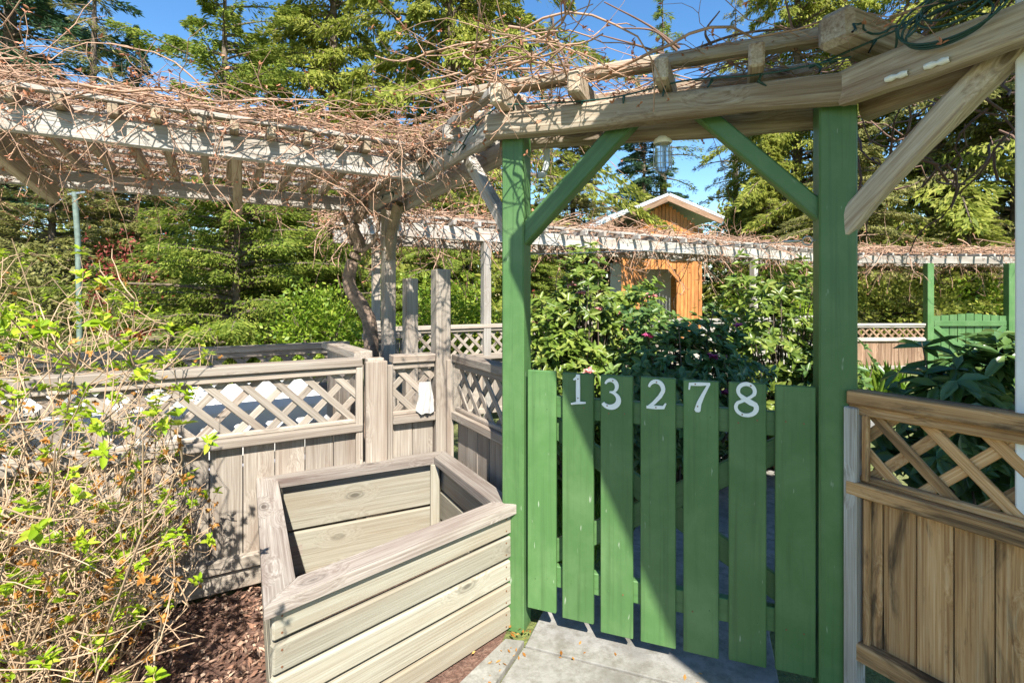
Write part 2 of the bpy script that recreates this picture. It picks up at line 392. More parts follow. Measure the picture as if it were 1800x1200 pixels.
pl_ = board('post', PL, PL + UP * 2.20, .10, .10, GREEN, arch, up=-GN, b=.006); pl_['label'] = 'sunlit green square post'
pr_ = board('post', PR, PR + UP * 2.20, .115, .115, GREEN, arch, up=-GN, b=.006); pr_['label'] = 'shaded green square post'
for off, z in ((-.09, 2.155), (.09, 2.145)):
    logbeam('beam', gpt(-.10, z + .002, off), gpt(GLEN + .05, z - .034, off), .065, .105, W_BEAM, arch, 40 + int(off * 100), .004)
    e0 = PL + A2 * .03 + B2 * off
    board('beam', e0 + UP * z, e0 + A2 * 2.15 + UP * (z - .02), .05, .105, W_SILV, arch, b=.012, jit=.004, key=off)
    e1 = PR + B2 * off * .8 + dA * .06
    logbeam('beam', e1 + UP * (z - .036), e1 + dA * .75 + UP * (z + .012), .075, .115, W_BEAM, arch, 60 + int(off * 100), -.006)
def brace(p0, p1, w, h, mat, lab, up=UP):
    b_ = board('brace', p0, p1, w, h, mat, arch, up=up, b=.006); b_['label'] = lab
brace(gpt(.02, 1.675), gpt(.50, 2.155), .075, .075, GREEN, 'green diagonal brace rising from the sunlit post')
brace(gpt(GLEN - .02, 1.705), gpt(GLEN - .46, 2.155), .06, .06, GREEN, 'green diagonal brace rising from the shaded post')
brace(PL + A2 * .01 + UP * 1.67, PL + A2 * .49 + UP * 2.15, .05, .06, W_SILV, 'grey diagonal brace on the silvered side')
logbeam('brace', PR + dA * .02 + UP * 1.66, PR + dA * .50 + UP * 2.15, .062, .078, W_BEAM, arch, 33)['label'] = 'peeling brown diagonal brace beside the house'
for i, s in enumerate((-.02, .30, .62, .93)):
    board('rafter', gpt(s, 2.247, -.20), gpt(s + .03, 2.250, .34), .05, .085, W_BEAM, arch, b=.008, key=i)
for dd, zz in ((-.06, 2.318), (.22, 2.312)):
    board('lath', gpt(-.30, zz, dd), gpt(GLEN * .98, zz + .012, dd), .062, .045, W_BEAM, arch, b=.008, jit=.004, key=dd)
for i, t_ in enumerate((.42, .80, 1.2, 1.6, 2.0)):
    q = PL + A2 * t_ + UP * 2.235
    board('rafter', q - B2 * .17, q + B2 * .30, .04, .07, W_SILV, arch, b=.006, key=i + 9)
for o_ in (-.12, .02, .2):
    board('lath', PL + A2 * -.02 + B2 * o_ + UP * 2.292, PL + A2 * 2.0 + B2 * o_ + UP * 2.285, .045, .038, W_SILV, arch, b=.006, key=o_)
bb = board('beam_end', PR + dA * .10 - B2 * .20 + UP * 2.285, PR + dA * .12 + B2 * .35 + UP * 2.30, .115, .115, W_BEAM, arch, b=.02); bb['label'] = 'chunky squared log end resting on the beam'
# corner post where the silvered run ends, with curved knee
PC = PL + A2 * 1.92
board('post', PC, PC + UP * 2.10, .09, .09, W_GREY, arch, up=-A2, b=.005)
kb = tubeobj('brace', [curve([PC - A2 * .03 + UP * 1.72, PC - A2 * .10 + UP * 1.92, PC - A2 * .26 + UP * 2.10], 6)], [.042], W_RAFT, arch, sides=4, smooth=False)
kb['label'] = 'curved knee brace on the grey corner post'

# ------------------------------------------------------------------ the gate and its numbers
gate = thing('garden_gate', gpt(.6, .0, -.03), 'green picket gate bearing white house numbers', 'gate')
edges = [(933, 982), (993, 1047), (1059, 1115), (1128, 1189), (1202, 1263), (1280, 1345), (1360, 1430)]
tops = [1.122, 1.119, 1.118, 1.119, 1.116, 1.117, 1.115]; bots = [.118, .108, .085, .085, .085, .092, .096]
boards_c = []
for (x0, x1), zt, zb in zip(edges, tops, bots):
    s0, s1 = gs(x0), gs(x1); sm = (s0 + s1) / 2; boards_c.append((s0, s1, zt))
    board('picket', gpt(sm, zb, -.035), gpt(sm, zt, -.035), s1 - s0, .02, GREEN, gate, up=-GN, b=.003)
sL, sR = gs(936), gs(1428)
for z in (.97, .26):
    board('rail', gpt(sL, z, -.006), gpt(sR, z, -.006), .034, .088, GREEN, gate, b=.003)
for (za, zb_, dd) in ((.31, .92, .028), (.92, .31, .034)):
    board('cross_brace', gpt(sL + .03, za, dd - .02), gpt(sR - .03, zb_, dd - .02), .024, .085, GREEN, gate, b=.003, key=za)
def arc(cx, cy, rx, ry, a0, a1, n=12, w0=.1, w1=.1, wm=None):
    out = []
    for i in range(n + 1):
        u = i / n; a = math.radians(a0 + (a1 - a0) * u)
        wv = w0 + (w1 - w0) * u
        if wm is not None: wv = wv + (wm - (w0 + w1) / 2) * math.sin(math.pi * u)
        out.append((cx + rx * math.cos(a), cy + ry * math.sin(a), wv))
    return out
# strokes in a unit-high box: x, y, stroke width
DIG = {
 '1': [[(.20, .80, .05), (.30, .86, .10), (.37, .98, .05)], [(.36, .98, .13), (.36, .5, .14), (.36, .03, .13)], [(.12, -.01, .05), (.36, .045, .09), (.62, .06, .05)]],
 '3': [arc(.33, .75, .21, .22, 160, -70, 14, .07, .07, .15) + [(.28, .535, .05)], arc(.30, .27, .30, .265, 82, -150, 16, .06, .12, .19)],
 '2': [arc(.36, .70, .25, .28, 165, -10, 12, .08, .14, .15) + [(.50, .45, .14), (.28, .2, .12), (.08, .03, .10)], [(.03, .045, .09), (.35, .055, .13), (.62, .07, .12), (.70, .22, .05)]],
 '7': [[(.02, .74, .05), (.05, .92, .11), (.35, .93, .12), (.68, .94, .08)], [(.64, .93, .08), (.46, .6, .11), (.32, .3, .15), (.26, .06, .19), (.255, .01, .10)]],
 '8': [arc(.38, .755, .235, .22, -35, 215, 18, .10, .10, .12) + [(.30, .53, .15), (.50, .41, .17)] + arc(.37, .245, .29, .235, 25, -90, 8, .15, .11),
       arc(.37, .245, .29, .235, -90, -215, 8, .11, .10) + [(.32, .47, .09), (.50, .58, .09), (.57, .64, .09)]],
}
def digit(ch, px, py_top, h, tilt):
    s = gs(px); M = Matrix((GD, UP, -GN)).transposed().to_4x4()
    k = (px - CX) / F; Yd = PL.y - (PL.y - PR.y) * s / GLEN
    ztop = CAMZ - (py_top - HY) / F * (Yd - .045)
    M.translation = gpt(s, ztop - h / 2, -.0465); M = M @ Matrix.Rotation(tilt, 4, 'Z')
    v, f = [], []
    for si, st in enumerate(DIG[ch]):
        P = np.array([(a, b) for a, b, _ in st]); Wd = np.array([c_ for *_, c_ in st])
        T = np.gradient(P, axis=0); T /= np.linalg.norm(T, axis=1)[:, None]; N = np.stack([-T[:, 1], T[:, 0]], 1)
        Lf, Rt = P + N * Wd[:, None] / 2, P - N * Wd[:, None] / 2
        b0 = len(v); z1 = .005 + si * .0006
        for q0, q1 in zip(Lf, Rt):
            for (qx, qy), z in ((q0, 0), (q1, 0), (q0, z1), (q1, z1)): v.append(((qx - .36) * h, (qy - .5) * h, z))
        for i in range(len(st) - 1):
            a_, c_ = b0 + 4 * i, b0 + 4 * i + 4
            f += [(a_ + 2, a_ + 3, c_ + 3, c_ + 2), (a_, a_ + 2, c_ + 2, c_), (a_ + 1, c_ + 1, c_ + 3, a_ + 3)]
        e_ = b0 + 4 * (len(st) - 1); f += [(b0, b0 + 1, b0 + 3, b0 + 2), (e_, e_ + 2, e_ + 3, e_ + 1)]
    me = bpy.data.meshes.new('house_number'); me.from_pydata(v, [], f); me.update()
    o = meshobj('house_number', me, WHITE, None, M); tag(o, 'white house number %s screwed to a green picket' % {'1': 'one', '3': 'three', '2': 'two', '7': 'seven', '8': 'eight'}[ch], 'number', 'house numbers on the gate')
    for u_, v_ in {'1': ((.36, .84), (.36, .2)), '3': ((.40, .95), (.2, .05)), '2': ((.38, .96), (.36, .055)), '7': ((.22, .93), (.27, .2)), '8': ((.5, .93), (.26, .03))}[ch]:
        Ms = M @ Matrix.Translation(((u_ - .36) * h, (v_ - .5) * h, .006)); 
        sm_ = bpy.data.meshes.get('screw_mesh')
        if not sm_:
            r = .0028; n8 = 8
            vs = [(r * math.cos(i * math.pi / 4), r * math.sin(i * math.pi / 4), z) for z in (0, .0012) for i in range(n8)]
            sm_ = bpy.data.meshes.new('screw_mesh'); sm_.from_pydata(vs, [], [tuple(range(8, 16))] + [(i, (i + 1) % 8, 8 + (i + 1) % 8, 8 + i) for i in range(8)]); sm_.materials.append(SCREW)
        place(bpy.data.objects.new('screw', sm_), Ms, o)
digit('1', 1021, 657, .122, 0); digit('3', 1079, 666, .112, .0); digit('2', 1155, 669, .108, .0); digit('7', 1231, 671, .114, .03); digit('8', 1309, 673, .118, 0)

# ------------------------------------------------------------------ fence panels
def lattice(o, P0, D, N, L, z0, z1, mat, pitch=.115, w=.034, th=.009, name='lattice_slat'):
    """diagonal slats clipped to the rectangle; two layers"""
    H = z1 - z0
    for layer, sg in ((0, 1), (1, -1)):
        c = -H if sg > 0 else 0
        while c < L + (0 if sg > 0 else H):
            # line u = c + (z)*sg
            pts = []
            ua, ub = (c, c + H) if sg > 0 else (c, c - H)
            za, zb = 0., H
            lo, hi = 0., 1.
            for lim, side in ((0, 0), (L, 1)):
                du = ub - ua
                tt = (lim - ua) / du
                if (du > 0) == (side == 0): lo = max(lo, tt)
                else: hi = min(hi, tt)
            if hi - lo > .12:
                f_ = lambda t_: P0 + D * (ua + (ub - ua) * t_) + UP * (z0 + H * t_) + N * (layer * (th + .001) - .005)
                board(name, f_(lo), f_(hi), th, w, mat, o, up=UP, b=.002)
            c += pitch * 1.414 * .9
def panel(P0, D, N, L, zt, zm, zb, mat, o, bw=.14, cap=.04, latt=True, kick=True, railmat=None):
    """N points to the viewer's side. top rail, lattice, mid rail, vertical boards, bottom rail"""
    rm = railmat or mat
    board('top_rail', P0 + UP * (zt - .022) + N * .008, P0 + D * L + UP * (zt - .022) + N * .008, .085, .044, rm, o, jit=.002, key=random.random())
    board('stop_rail', P0 + UP * (zt - .062) + N * .022, P0 + D * L + UP * (zt - .062) + N * .022, .022, .034, rm, o)
    board('mid_rail', P0 + UP * (zm - .0) + N * .026, P0 + D * L + UP * (zm - .0) + N * .026, .052, .045, rm, o, jit=.002, key=random.random())
    board('stop_rail', P0 + UP * (zm + .034) + N * .014, P0 + D * L + UP * (zm + .034) + N * .014, .026, .022, rm, o)
    if latt: lattice(o, P0, D, N, L, zm + .02, zt - .05, mat)
    n_ = max(1, round(L / bw)); b_ = L / n_
    for i in range(n_):
        q = P0 + D * (b_ * (i + .5)) + N * random.uniform(-.002, .003)
        board('fence_board', q + UP * (zb), q + UP * (zm - .005), b_ - .004, .018, mat, o, up=N, b=.002)
    board('bottom_rail', P0 + UP * (zb + .05) + N * .025, P0 + D * L + UP * (zb + .05) + N * .025, .045, .06, rm, o)
    if kick: board('kick_board', P0 + UP * (zb - .035) + N * .016, P0 + D * L + UP * (zb - .035) + N * .016, .02, .085, rm, o)
FC = V((-.38, 3.0, 0)); NB = -A2                      # fence corner; facing the viewer
uP = .50                                              # wide post between the two panels
fl = thing('lattice_fence', FC - B2 * 2.0, 'long grey lattice-topped fence panel behind the leafing shrub', 'fence')
panel(FC - B2 * 3.3, B2, NB, 3.3 - uP, 1.105, .74, .12, W_GREY, fl)
board('stile', FC - B2 * (uP + .015) + UP * .06 + NB * .03, FC - B2 * (uP + .015) + UP * 1.06 + NB * .03, .035, .03, W_GREY, fl, up=NB)
fp = thing('fence_post', FC - B2 * (uP - .08), 'wide grey board post between two lattice panels', 'post')
board('face_board', FC - B2 * (uP - .075) + NB * .035, FC - B2 * (uP - .075) + UP * 1.085 + NB * .035, .115, .03, W_GREY, fp, up=NB)
board('post_core', FC - B2 * (uP - .075), FC - B2 * (uP - .075) + UP * 1.10 , .09, .06, W_GREY, fp, up=NB)
board('edge_strip', FC - B2 * (uP - .15) + NB * .03, FC - B2 * (uP - .15) + UP * 1.06 + NB * .03, .028, .03, W_GREY, fp, up=NB)
fs = thing('lattice_fence', FC - B2 * .2, 'short grey lattice panel with white cloth on it', 'fence')
panel(FC - B2 * (uP - .165), B2, NB, uP - .165 - .09, 1.11, .755, .12, W_GREY, fs, kick=False)
cp = thing('fence_post', FC - B2 * .04, 'square grey corner post rising above the planter', 'post')
board('post_body', FC - B2 * .04, FC - B2 * .04 + UP * 1.59, .09, .09, W_GREY, cp, up=NB, b=.005)
board('edge_strip', FC - B2 * .005 + NB * .05 , FC - B2 * .005 + NB * .05 + UP * 1.07, .04, .03, W_GREY, cp, up=NB)
fa = thing('lattice_fence', FC + dA * .4, 'short lattice panel joining grey corner post to green post', 'fence')
panel(FC + dA * .06 + B2 * .05, dA, -B2 , .66, 1.10, .75, .1, W_GREY, fa, kick=False)
stp = thing('fence_post', (-.72, 3.62, 0), 'cut-off grey post behind the fence cap', 'post')
board('post_body', V((-.72, 3.62, 0)), V((-.72, 3.62, 1.56)), .088, .088, W_GREY, stp, up=NB, b=.005)
# rear fence of the covered walk, and the cap crossing it
RC = PL + A2 * 2.12
fr = thing('lattice_fence', RC - B2 * 1.6, 'grey lattice fence on the far side of the covered walk', 'fence')
panel(RC - B2 * 3.4, B2, NB, 3.15, 1.09, .74, .1, W_GREY, fr, kick=False)
fx = thing('lattice_fence', FC - B2 * uP + A2 * .6, 'grey end fence crossing between the two long fences', 'fence')
q0 = FC - B2 * (uP - .03) + A2 * .06
board('top_rail', q0 + UP * 1.11, q0 + A2 * 1.0 + UP * 1.09, .10, .045, W_GREY, fx)
for i in range(7):
    q = q0 + A2 * (.10 + .14 * i); board('fence_board', q + UP * .1, q + UP * 1.08, .136, .018, W_GREY, fx, up=B2, b=.002)
f2 = thing('lattice_fence', RC + B2 * .1, 'stub of grey railing beside the gnarled vine trunk', 'fence')
board('top_rail', RC - B2 * .14 + UP * 1.12, RC + B2 * .32 + UP * 1.12, .09, .045, W_GREY, f2)
for i in range(3):
    q = RC + B2 * (-.06 + .14 * i); board('fence_board', q + UP * .1, q + UP * 1.09, .13, .018, W_GREY, f2, up=NB, b=.002)
# white cloth hung on the short panel
def clothmesh():
    nx, nz = 12, 16; v = []
    for j in range(nz + 1):
        for i in range(nx + 1):
            u, z = i / nx, j / nz
            lobe = -.010 * math.sin(u * 2 * math.pi) ** 2 * z
            wdt = .052 + .03 * z
            v.append(((u - .5) * 2 * wdt * .62, -.012 - .014 * math.sin(u * math.pi) - .007 * math.sin(u * 17 + z * 5) * z - .004 * math.sin(u * 31 - z * 9), -.17 * z * (1 - .06 * (2 * u - 1) ** 4 * z) + lobe))
    f = [(j * (nx + 1) + i, j * (nx + 1) + i + 1, (j + 1) * (nx + 1) + i + 1, (j + 1) * (nx + 1) + i) for j in range(nz) for i in range(nx)]
    nv = len(v); v += [(x, y + .014, z) for x, y, z in v]; f += [tuple(k + nv for k in q[::-1]) for q in f]
    return mesh_np('white_cloth', v, f, True)
Mc = Matrix((B2, A2, UP)).transposed().to_4x4(); Mc.translation = FC - B2 * .155 + NB * .05 + UP * .955
tag(meshobj('white_cloth', clothmesh(), CLOTH, None, Mc), 'small white cloth draped over the short lattice panel', 'cloth')
# right hand panel, stained wood
fw = thing('lattice_fence', PR + dA * .3, 'brown stained lattice-topped panel between green post and house', 'fence')
NR = -B2; P0 = PR + dA * .075
board('stile', P0 + dA * .0 + NR * .02, P0 + UP * 1.06 + NR * .02, .042, .06, W_SILV, fw, up=NR)
panel(P0 - dA * .012, dA, NR, .555, 1.115, .79, .20, W_WARM, fw, bw=.09, kick=False)
board('stile', P0 + dA * .04 + NR * .028 + UP * .82, P0 + dA * .04 + NR * .028 + UP * 1.04, .02, .022, W_WARM, fw, up=NR)
board('stile', P0 + dA * .04 + NR * .02 + UP * .24, P0 + dA * .04 + NR * .02 + UP * .76, .018, .022, W_WARM, fw, up=NR)

# ------------------------------------------------------------------ planter
pt = thing('planter_box', (-.55, 2.3, 0), 'empty wedge-shaped wooden planter with horizontal boards', 'planter')
ZP = .545
FL, FR, BR, BL = V((-.70, 1.49, 0)), V((0.0, 2.19, 0)), V((-.40, 2.92, 0)), V((-1.225, 2.50, 0))
corner = [FL, FR, BR, BL]; cen = (FL + FR + BR + BL) / 4
def side(pA, pB, nb, zt, rough_key, th=.028):
    d_ = (pB - pA).normalized(); n_ = V((d_.y, -d_.x, 0))
    if n_.dot(cen - pA) > 0: n_ = -n_
    hgt = zt / nb
    for i in range(nb):
        z_ = .012 + hgt * (i + .5)
        e = 0
        board('side_board', pA - n_ * th / 2 + d_ * .004 + UP * z_, pB - n_ * th / 2 - d_ * .004 + UP * z_, th, hgt - .012, W_PLANT, pt, b=.006, jit=.0015, key=rough_key + i)
side(FL, FR, 5, ZP - .04, 100); side(BR, BL, 2, ZP - .04, 120); 
side(FL + (BL - FL).normalized() * .03, BL - (BL - FL).normalized() * .03, 5, ZP - .04, 110)
side(FR + (BR - FR).normalized() * .03, BR - (BR - FR).normalized() * .03, 3, ZP - .04, 130)
def inset(poly, d_):
    out = []
    for i in range(4):
        p, q, r = poly[i - 1], poly[i], poly[(i + 1) % 4]
        e1, e2 = (q - p).normalized(), (r - q).normalized()
        n1, n2 = V((-e1.y, e1.x, 0)), V((-e2.y, e2.x, 0))
        a_, b_ = p + n1 * d_, q + n2 * d_
        cr = e1.x * e2.y - e1.y * e2.x; t_ = ((b_ - a_).x * e2.y - (b_ - a_).y * e2.x) / cr
        out.append(a_ + e1 * t_)
    return out
ro, ri = inset(corner, -.022), inset(corner, .072)
for i in range(4):
    j = (i + 1) % 4; g_ = .0015
    a_, b_, c_, d_ = ro[i], ro[j], ri[j], ri[i]
    e = (b_ - a_).normalized() * g_
    M = frame(a_, b_); Mi = M.inverted(); zz = [ZP - .035, ZP]
    pts = [Mi @ (q + UP * z) for z in zz for q in (a_ + e, b_ - e, c_ - e, d_ + e)]
    pts += [Mi @ (q + UP * (ZP + .004)) for q in [x + (cen_ - x).normalized() * .006 for x, cen_ in ((a_ + e, (a_ + c_) / 2), (b_ - e, (b_ + d_) / 2), (c_ - e, (a_ + c_) / 2), (d_ + e, (b_ + d_) / 2))]]
    me = bpy.data.meshes.new('rim_board')
    me.from_pydata([tuple(q) for q in pts], [], [(3, 2, 1, 0), (8, 9, 10, 11)] + [(k, (k + 1) % 4, 4 + (k + 1) % 4, 4 + k) for k in range(4)] + [(4 + k, 4 + (k + 1) % 4, 8 + (k + 1) % 4, 8 + k) for k in range(4)])
    me.update(); me.materials.append(W_RIM); place(bpy.data.objects.new('rim_board', me), M, pt)
for q, (n1, n2) in zip(inset(corner, .06), ((0, 0),) * 4):
    board('corner_block', q + UP * .012, q + UP * (ZP - .036), .05, .05, W_PLANT, pt)
fi = inset(corner, .03)
me = bpy.data.meshes.new('planter_floor'); me.from_pydata([(*q.xy, .05) for q in fi], [], [(0, 1, 2, 3)]); me.update(); meshobj('planter_floor', me, MULCH, pt)

# long white tub standing in the covered walk
tb = thing('storage_tub', FC - B2 * 1.6 + A2 * .55, 'long white tub with grey painted shadow band seen through lattice', 'tub')
tc_ = FC - B2 * 1.55 + A2 * .55
board('tub_body', tc_ - B2 * 1.2 + UP * .73, tc_ + B2 * .95 + UP * .73, .72, .31, WHITE, tb, b=.04)
board('tub_shadow_band', tc_ - B2 * 1.15 + UP * .285, tc_ + B2 * .85 + UP * .285, .64, .57, plain('tub_shadow_grey', (.25, .26, .33), .6), tb, b=.02)  # lower shadow band of the tub, shade put into its bluish grey
board('tub_lid', tc_ - B2 * 1.2 + UP * .897, tc_ - B2 * .25 + UP * .93, .6, .05, WHITE, tb, b=.02)
board('hinge', tc_ - B2 * .55 - A2 * .3 + UP * .915, tc_ - B2 * .50 - A2 * .3 + UP * .915, .03, .05, WHITE, tb)

# ------------------------------------------------------------------ covered walk pergola on the left
pg = thing('pergola', PL + A2 * .825 - B2 * 1.5, 'silvered timber pergola over the walk, smothered in bare vines', 'pergola')
F0 = PL + A2 * .86; R0_ = PL + A2 * 2.10
board('beam', F0 - B2 * 3.4 + UP * 2.15, F0 + B2 * -.03 + UP * 2.14, .045, .105, W_SILV, pg, b=.005, jit=.003)
board('beam', R0_ - B2 * 4.2 + UP * 2.14, R0_ + B2 * .05 + UP * 2.135, .045, .10, W_SILV, pg, b=.005, jit=.003, key=2)
for i in range(24):
    u = .12 + i * .155 + random.uniform(-.02, .02)
    q = -B2 * u + UP * (2.222 + random.uniform(-.004, .004))
    board('rafter', F0 + q - A2 * .09, R0_ + q + A2 * .08, .038, .05, W_RAFT, pg, b=.004, key=i % 3)
for i, t_ in enumerate((-.06, .16, .40, .64, .88, 1.12, 1.30)):
    q = F0 + A2 * t_ + UP * (2.262 + .003 * (i % 2))
    board('lath', q - B2 * 4.0, q + B2 * .0, .04, .022, W_SILV, pg, b=.003, key=i % 2)
for u in (1.05, 2.02):
    b_ = board('brace', F0 - B2 * u + UP * 2.16 + A2 * .02, R0_ - B2 * (u - .05) + UP * 2.05, .05, .13 if u > 1.5 else .10, W_RAFT, pg, b=.005, key=u); b_['label'] = 'wide diagonal tie under the rafters'
board('post', F0 - B2 * 3.2 , F0 - B2 * 3.2 + UP * 2.1, .09, .09, W_GREY, pg, up=NB)
board('post', R0_ - B2 * 3.5, R0_ - B2 * 3.5 + UP * 2.09, .09, .09, W_GREY, pg, up=NB)

# ------------------------------------------------------------------ far pergola, far gate, far fences
FP0 = V((-1.6, 5.15, 0)); FPL = 8.9
fpg = thing('pergola', FP0 + B2 * 4, 'long far pergola across the garden under brown vines', 'pergola')
for o_ in (0, 1.0):
    board('beam', FP0 + A2 * o_ + UP * 2.14, FP0 + B2 * FPL + A2 * o_ + UP * 2.14, .05, .15, W_SILV, fpg, b=.005, key=o_)
for i in range(30):
    q = FP0 + B2 * (.15 + i * .3) + UP * 2.24
    board('rafter', q - A2 * .15, q + A2 * 1.15, .04, .06, W_SILV, fpg, b=.004)
for i in range(4):
    q = FP0 + A2 * (i * .33 - .03) + UP * 2.29
    board('lath', q, q + B2 * FPL, .04, .03, W_SILV, fpg, b=.003)
for u in (1.5, 6.4):
    board('post', FP0 + B2 * u, FP0 + B2 * u + UP * 2.07, .092, .092, W_SILV, fpg, up=NB)
board('post', V((-1.62, 6.1, 0)), V((-1.62, 6.1, 2.07)), .088, .088, W_GREY, fpg, up=NB)
FE = FP0 + B2 * FPL; FD = V((.995, .10, 0)); FN = V((.1, -.995, 0))
for o_ in (0, .9):
    board('beam', FE - FN * o_ + UP * 2.14, FE - FN * o_ + FD * 5 + UP * 2.14, .05, .14, W_SILV, fpg, b=.005, key=o_ + 5)
for i in range(16):
    q = FE + FD * (.1 + i * .3) + UP * 2.23
    board('rafter', q + FN * .15, q - FN * 1.0, .04, .05, W_SILV, fpg, b=.004)
gy = 9.75
def fpt(px, z, off=0): return V(((px - CX) / F * (gy + off), gy + off, z))
for px in (1632, 1774):
    g_ = board('post', fpt(px, 0), fpt(px, 2.07), .12, .12, GREEN, fpg, up=V((0, -1, 0))); g_['label'] = 'green post beside the far gate'
fg = thing('garden_gate', fpt(1700, 0), 'far green gate with diagonal bracing across the garden', 'gate')
for i in range(9):
    x = 1646 + i * 14.6
    board('picket', fpt(x, .1), fpt(x, 1.12 - .012 * abs(i - 4)), .145, .02, GREEN, fg, up=V((0, -1, 0)), b=.003)
board('rail', fpt(1641, .93, -.04), fpt(1768, .93, -.04), .04, .10, GREEN, fg); board('rail', fpt(1641, .3, -.04), fpt(1768, .3, -.04), .04, .10, GREEN, fg)
board('cross_brace', fpt(1643, .88, -.045), fpt(1702, .34, -.045), .03, .09, GREEN, fg); board('cross_brace', fpt(1767, .88, -.045), fpt(1706, .34, -.045), .03, .09, GREEN, fg)
ff = thing('lattice_fence', fpt(1560, 0, -.2), 'far brown fence panel with lattice top beside green gate', 'fence')
fa0 = fpt(1440, 0, -.1); fa1 = fpt(1624, 0, 0); fdir = (fa1 - fa0).normalized(); fn = V((fdir.y, -fdir.x, 0))
panel(fa0, fdir, fn, (fa1 - fa0).length, .93, .62, .05, W_BROWN, ff, bw=.13, kick=False, railmat=W_SILV)
f3 = thing('lattice_fence', V((-.6, 5.4, 0)), 'pale lattice fence under the far pergola behind cut posts', 'fence')
panel(FP0 + B2 * .2, B2, NB, 4.6, 1.12, .74, .08, W_GREY, f3, kick=False)
f4 = thing('lattice_fence', V((4.0, 8.4, 0)), 'grey boarded fence behind the rhododendrons', 'fence')
panel(FP0 + B2 * 4.95, B2, NB, 3.6, 1.10, .74, .08, W_SILV, f4, kick=False)

# ------------------------------------------------------------------ cabin
cb = thing('cabin', (4.4, 16, 0), 'small cedar-sided cabin with pale metal gable roof', 'cabin')
cy = 16.0
def cp_(px, z, off=0): return V(((px - CX) / F * cy, cy + off, z))
xl, xr, xm = cp_(1092, 0).x, cp_(1234, 0).x, cp_(1168, 0).x
ze, zr = 3.42, 4.42
nb = 22
for i in range(nb):
    x = xl + (xr - xl) * (i + .5) / nb
    zt = ze + (zr - ze) * (1 - abs(x - xm) / max(xr - xm, xm - xl)) - .02
    z0 = 0 if (x > cp_(1192, 0).x or x < cp_(1138, 0).x) else 2.3
    board('siding_board', V((x, cy + random.uniform(-.01, .01), z0)), V((x, cy + random.uniform(-.01, .01), zt)), (xr - xl) / nb - .012, .03, W_FAR, cb, up=V((0, -1, 0)), b=.003)
back = V((-1.6, 7.0, 0))
board('side_wall', V((xr, cy + .05, 1.65)), V((xr, cy + .05, 1.65)) + back, .05, 3.3, W_FAR, cb)
board('back_wall', V((xl, cy + 1.8, 1.3)), V((xr - .05, cy + 1.8, 1.3)), .05, 2.6, plain('pale_interior', (.6, .6, .57), .8), cb)
for s_, xe in ((-1, cp_(1040, 0).x), (1, cp_(1262, 0).x)):
    zed = zr - (abs(xe - xm)) * .43
    fr_ = V((0, -.45, 0)); T0, T1 = V((xm, cy, zr + .10)) + fr_, V((xe, cy, zed + .10)) + fr_
    sl = (T1 - T0).normalized(); nn = V((-sl.z, 0, sl.x)) * (1 if s_ > 0 else -1)
    if nn.z < 0: nn = -nn
    me = bpy.data.meshes.new('roof'); q = [T0, T1, T1 + back, T0 + back]
    me.from_pydata([tuple(p) for p in q] + [tuple(p + nn * .05) for p in q], [], [(0, 1, 2, 3), (7, 6, 5, 4), (0, 4, 5, 1), (1, 5, 6, 2), (2, 6, 7, 3), (3, 7, 4, 0)]); me.update()
    ro_ = meshobj('roof', me, ROOFM, cb)
    for k in range(14):
        b0 = T0 + back * (k / 14) + nn * .06; board('roof_rib', b0, b0 + (T1 - T0), .03, .03, ROOFM, ro_, up=nn, b=.004)
    board('barge_board', T0 - nn * .09 + V((0, .02, 0)), T1 - nn * .09 + V((0, .02, 0)), .04, .16, W_BROWN, cb, up=nn)
def win(x0, x1, y0, y1):
    a_, b_ = cp_(x0, 0).x, cp_(x1, 0).x; z0, z1 = CAMZ - (y1 - HY) / F * cy, CAMZ - (y0 - HY) / F * cy
    wn = board('window', V((a_, cy - .03, (z0 + z1) / 2)), V((b_, cy - .03, (z0 + z1) / 2)), .03, z1 - z0, GLASSD, cb)
    for (p, q) in (((a_, z0), (b_, z0)), ((a_, z1), (b_, z1)), ((a_, z0), (a_, z1)), ((b_, z0), (b_, z1)), (((a_ + b_) / 2, z0), ((a_ + b_) / 2, z1))):
        board('window_frame', V((p[0], cy - .05, p[1])), V((q[0], cy - .05, q[1])), .05, .06, TRIM, wn, up=V((0, -1, 0)))
win(1178, 1218, 441, 457); win(1097, 1119, 436, 450)
brk = board('corner_brace', cp_(1194, 1.95, -.03), cp_(1176, 2.32, -.03), .06, .12, W_FAR, cb)

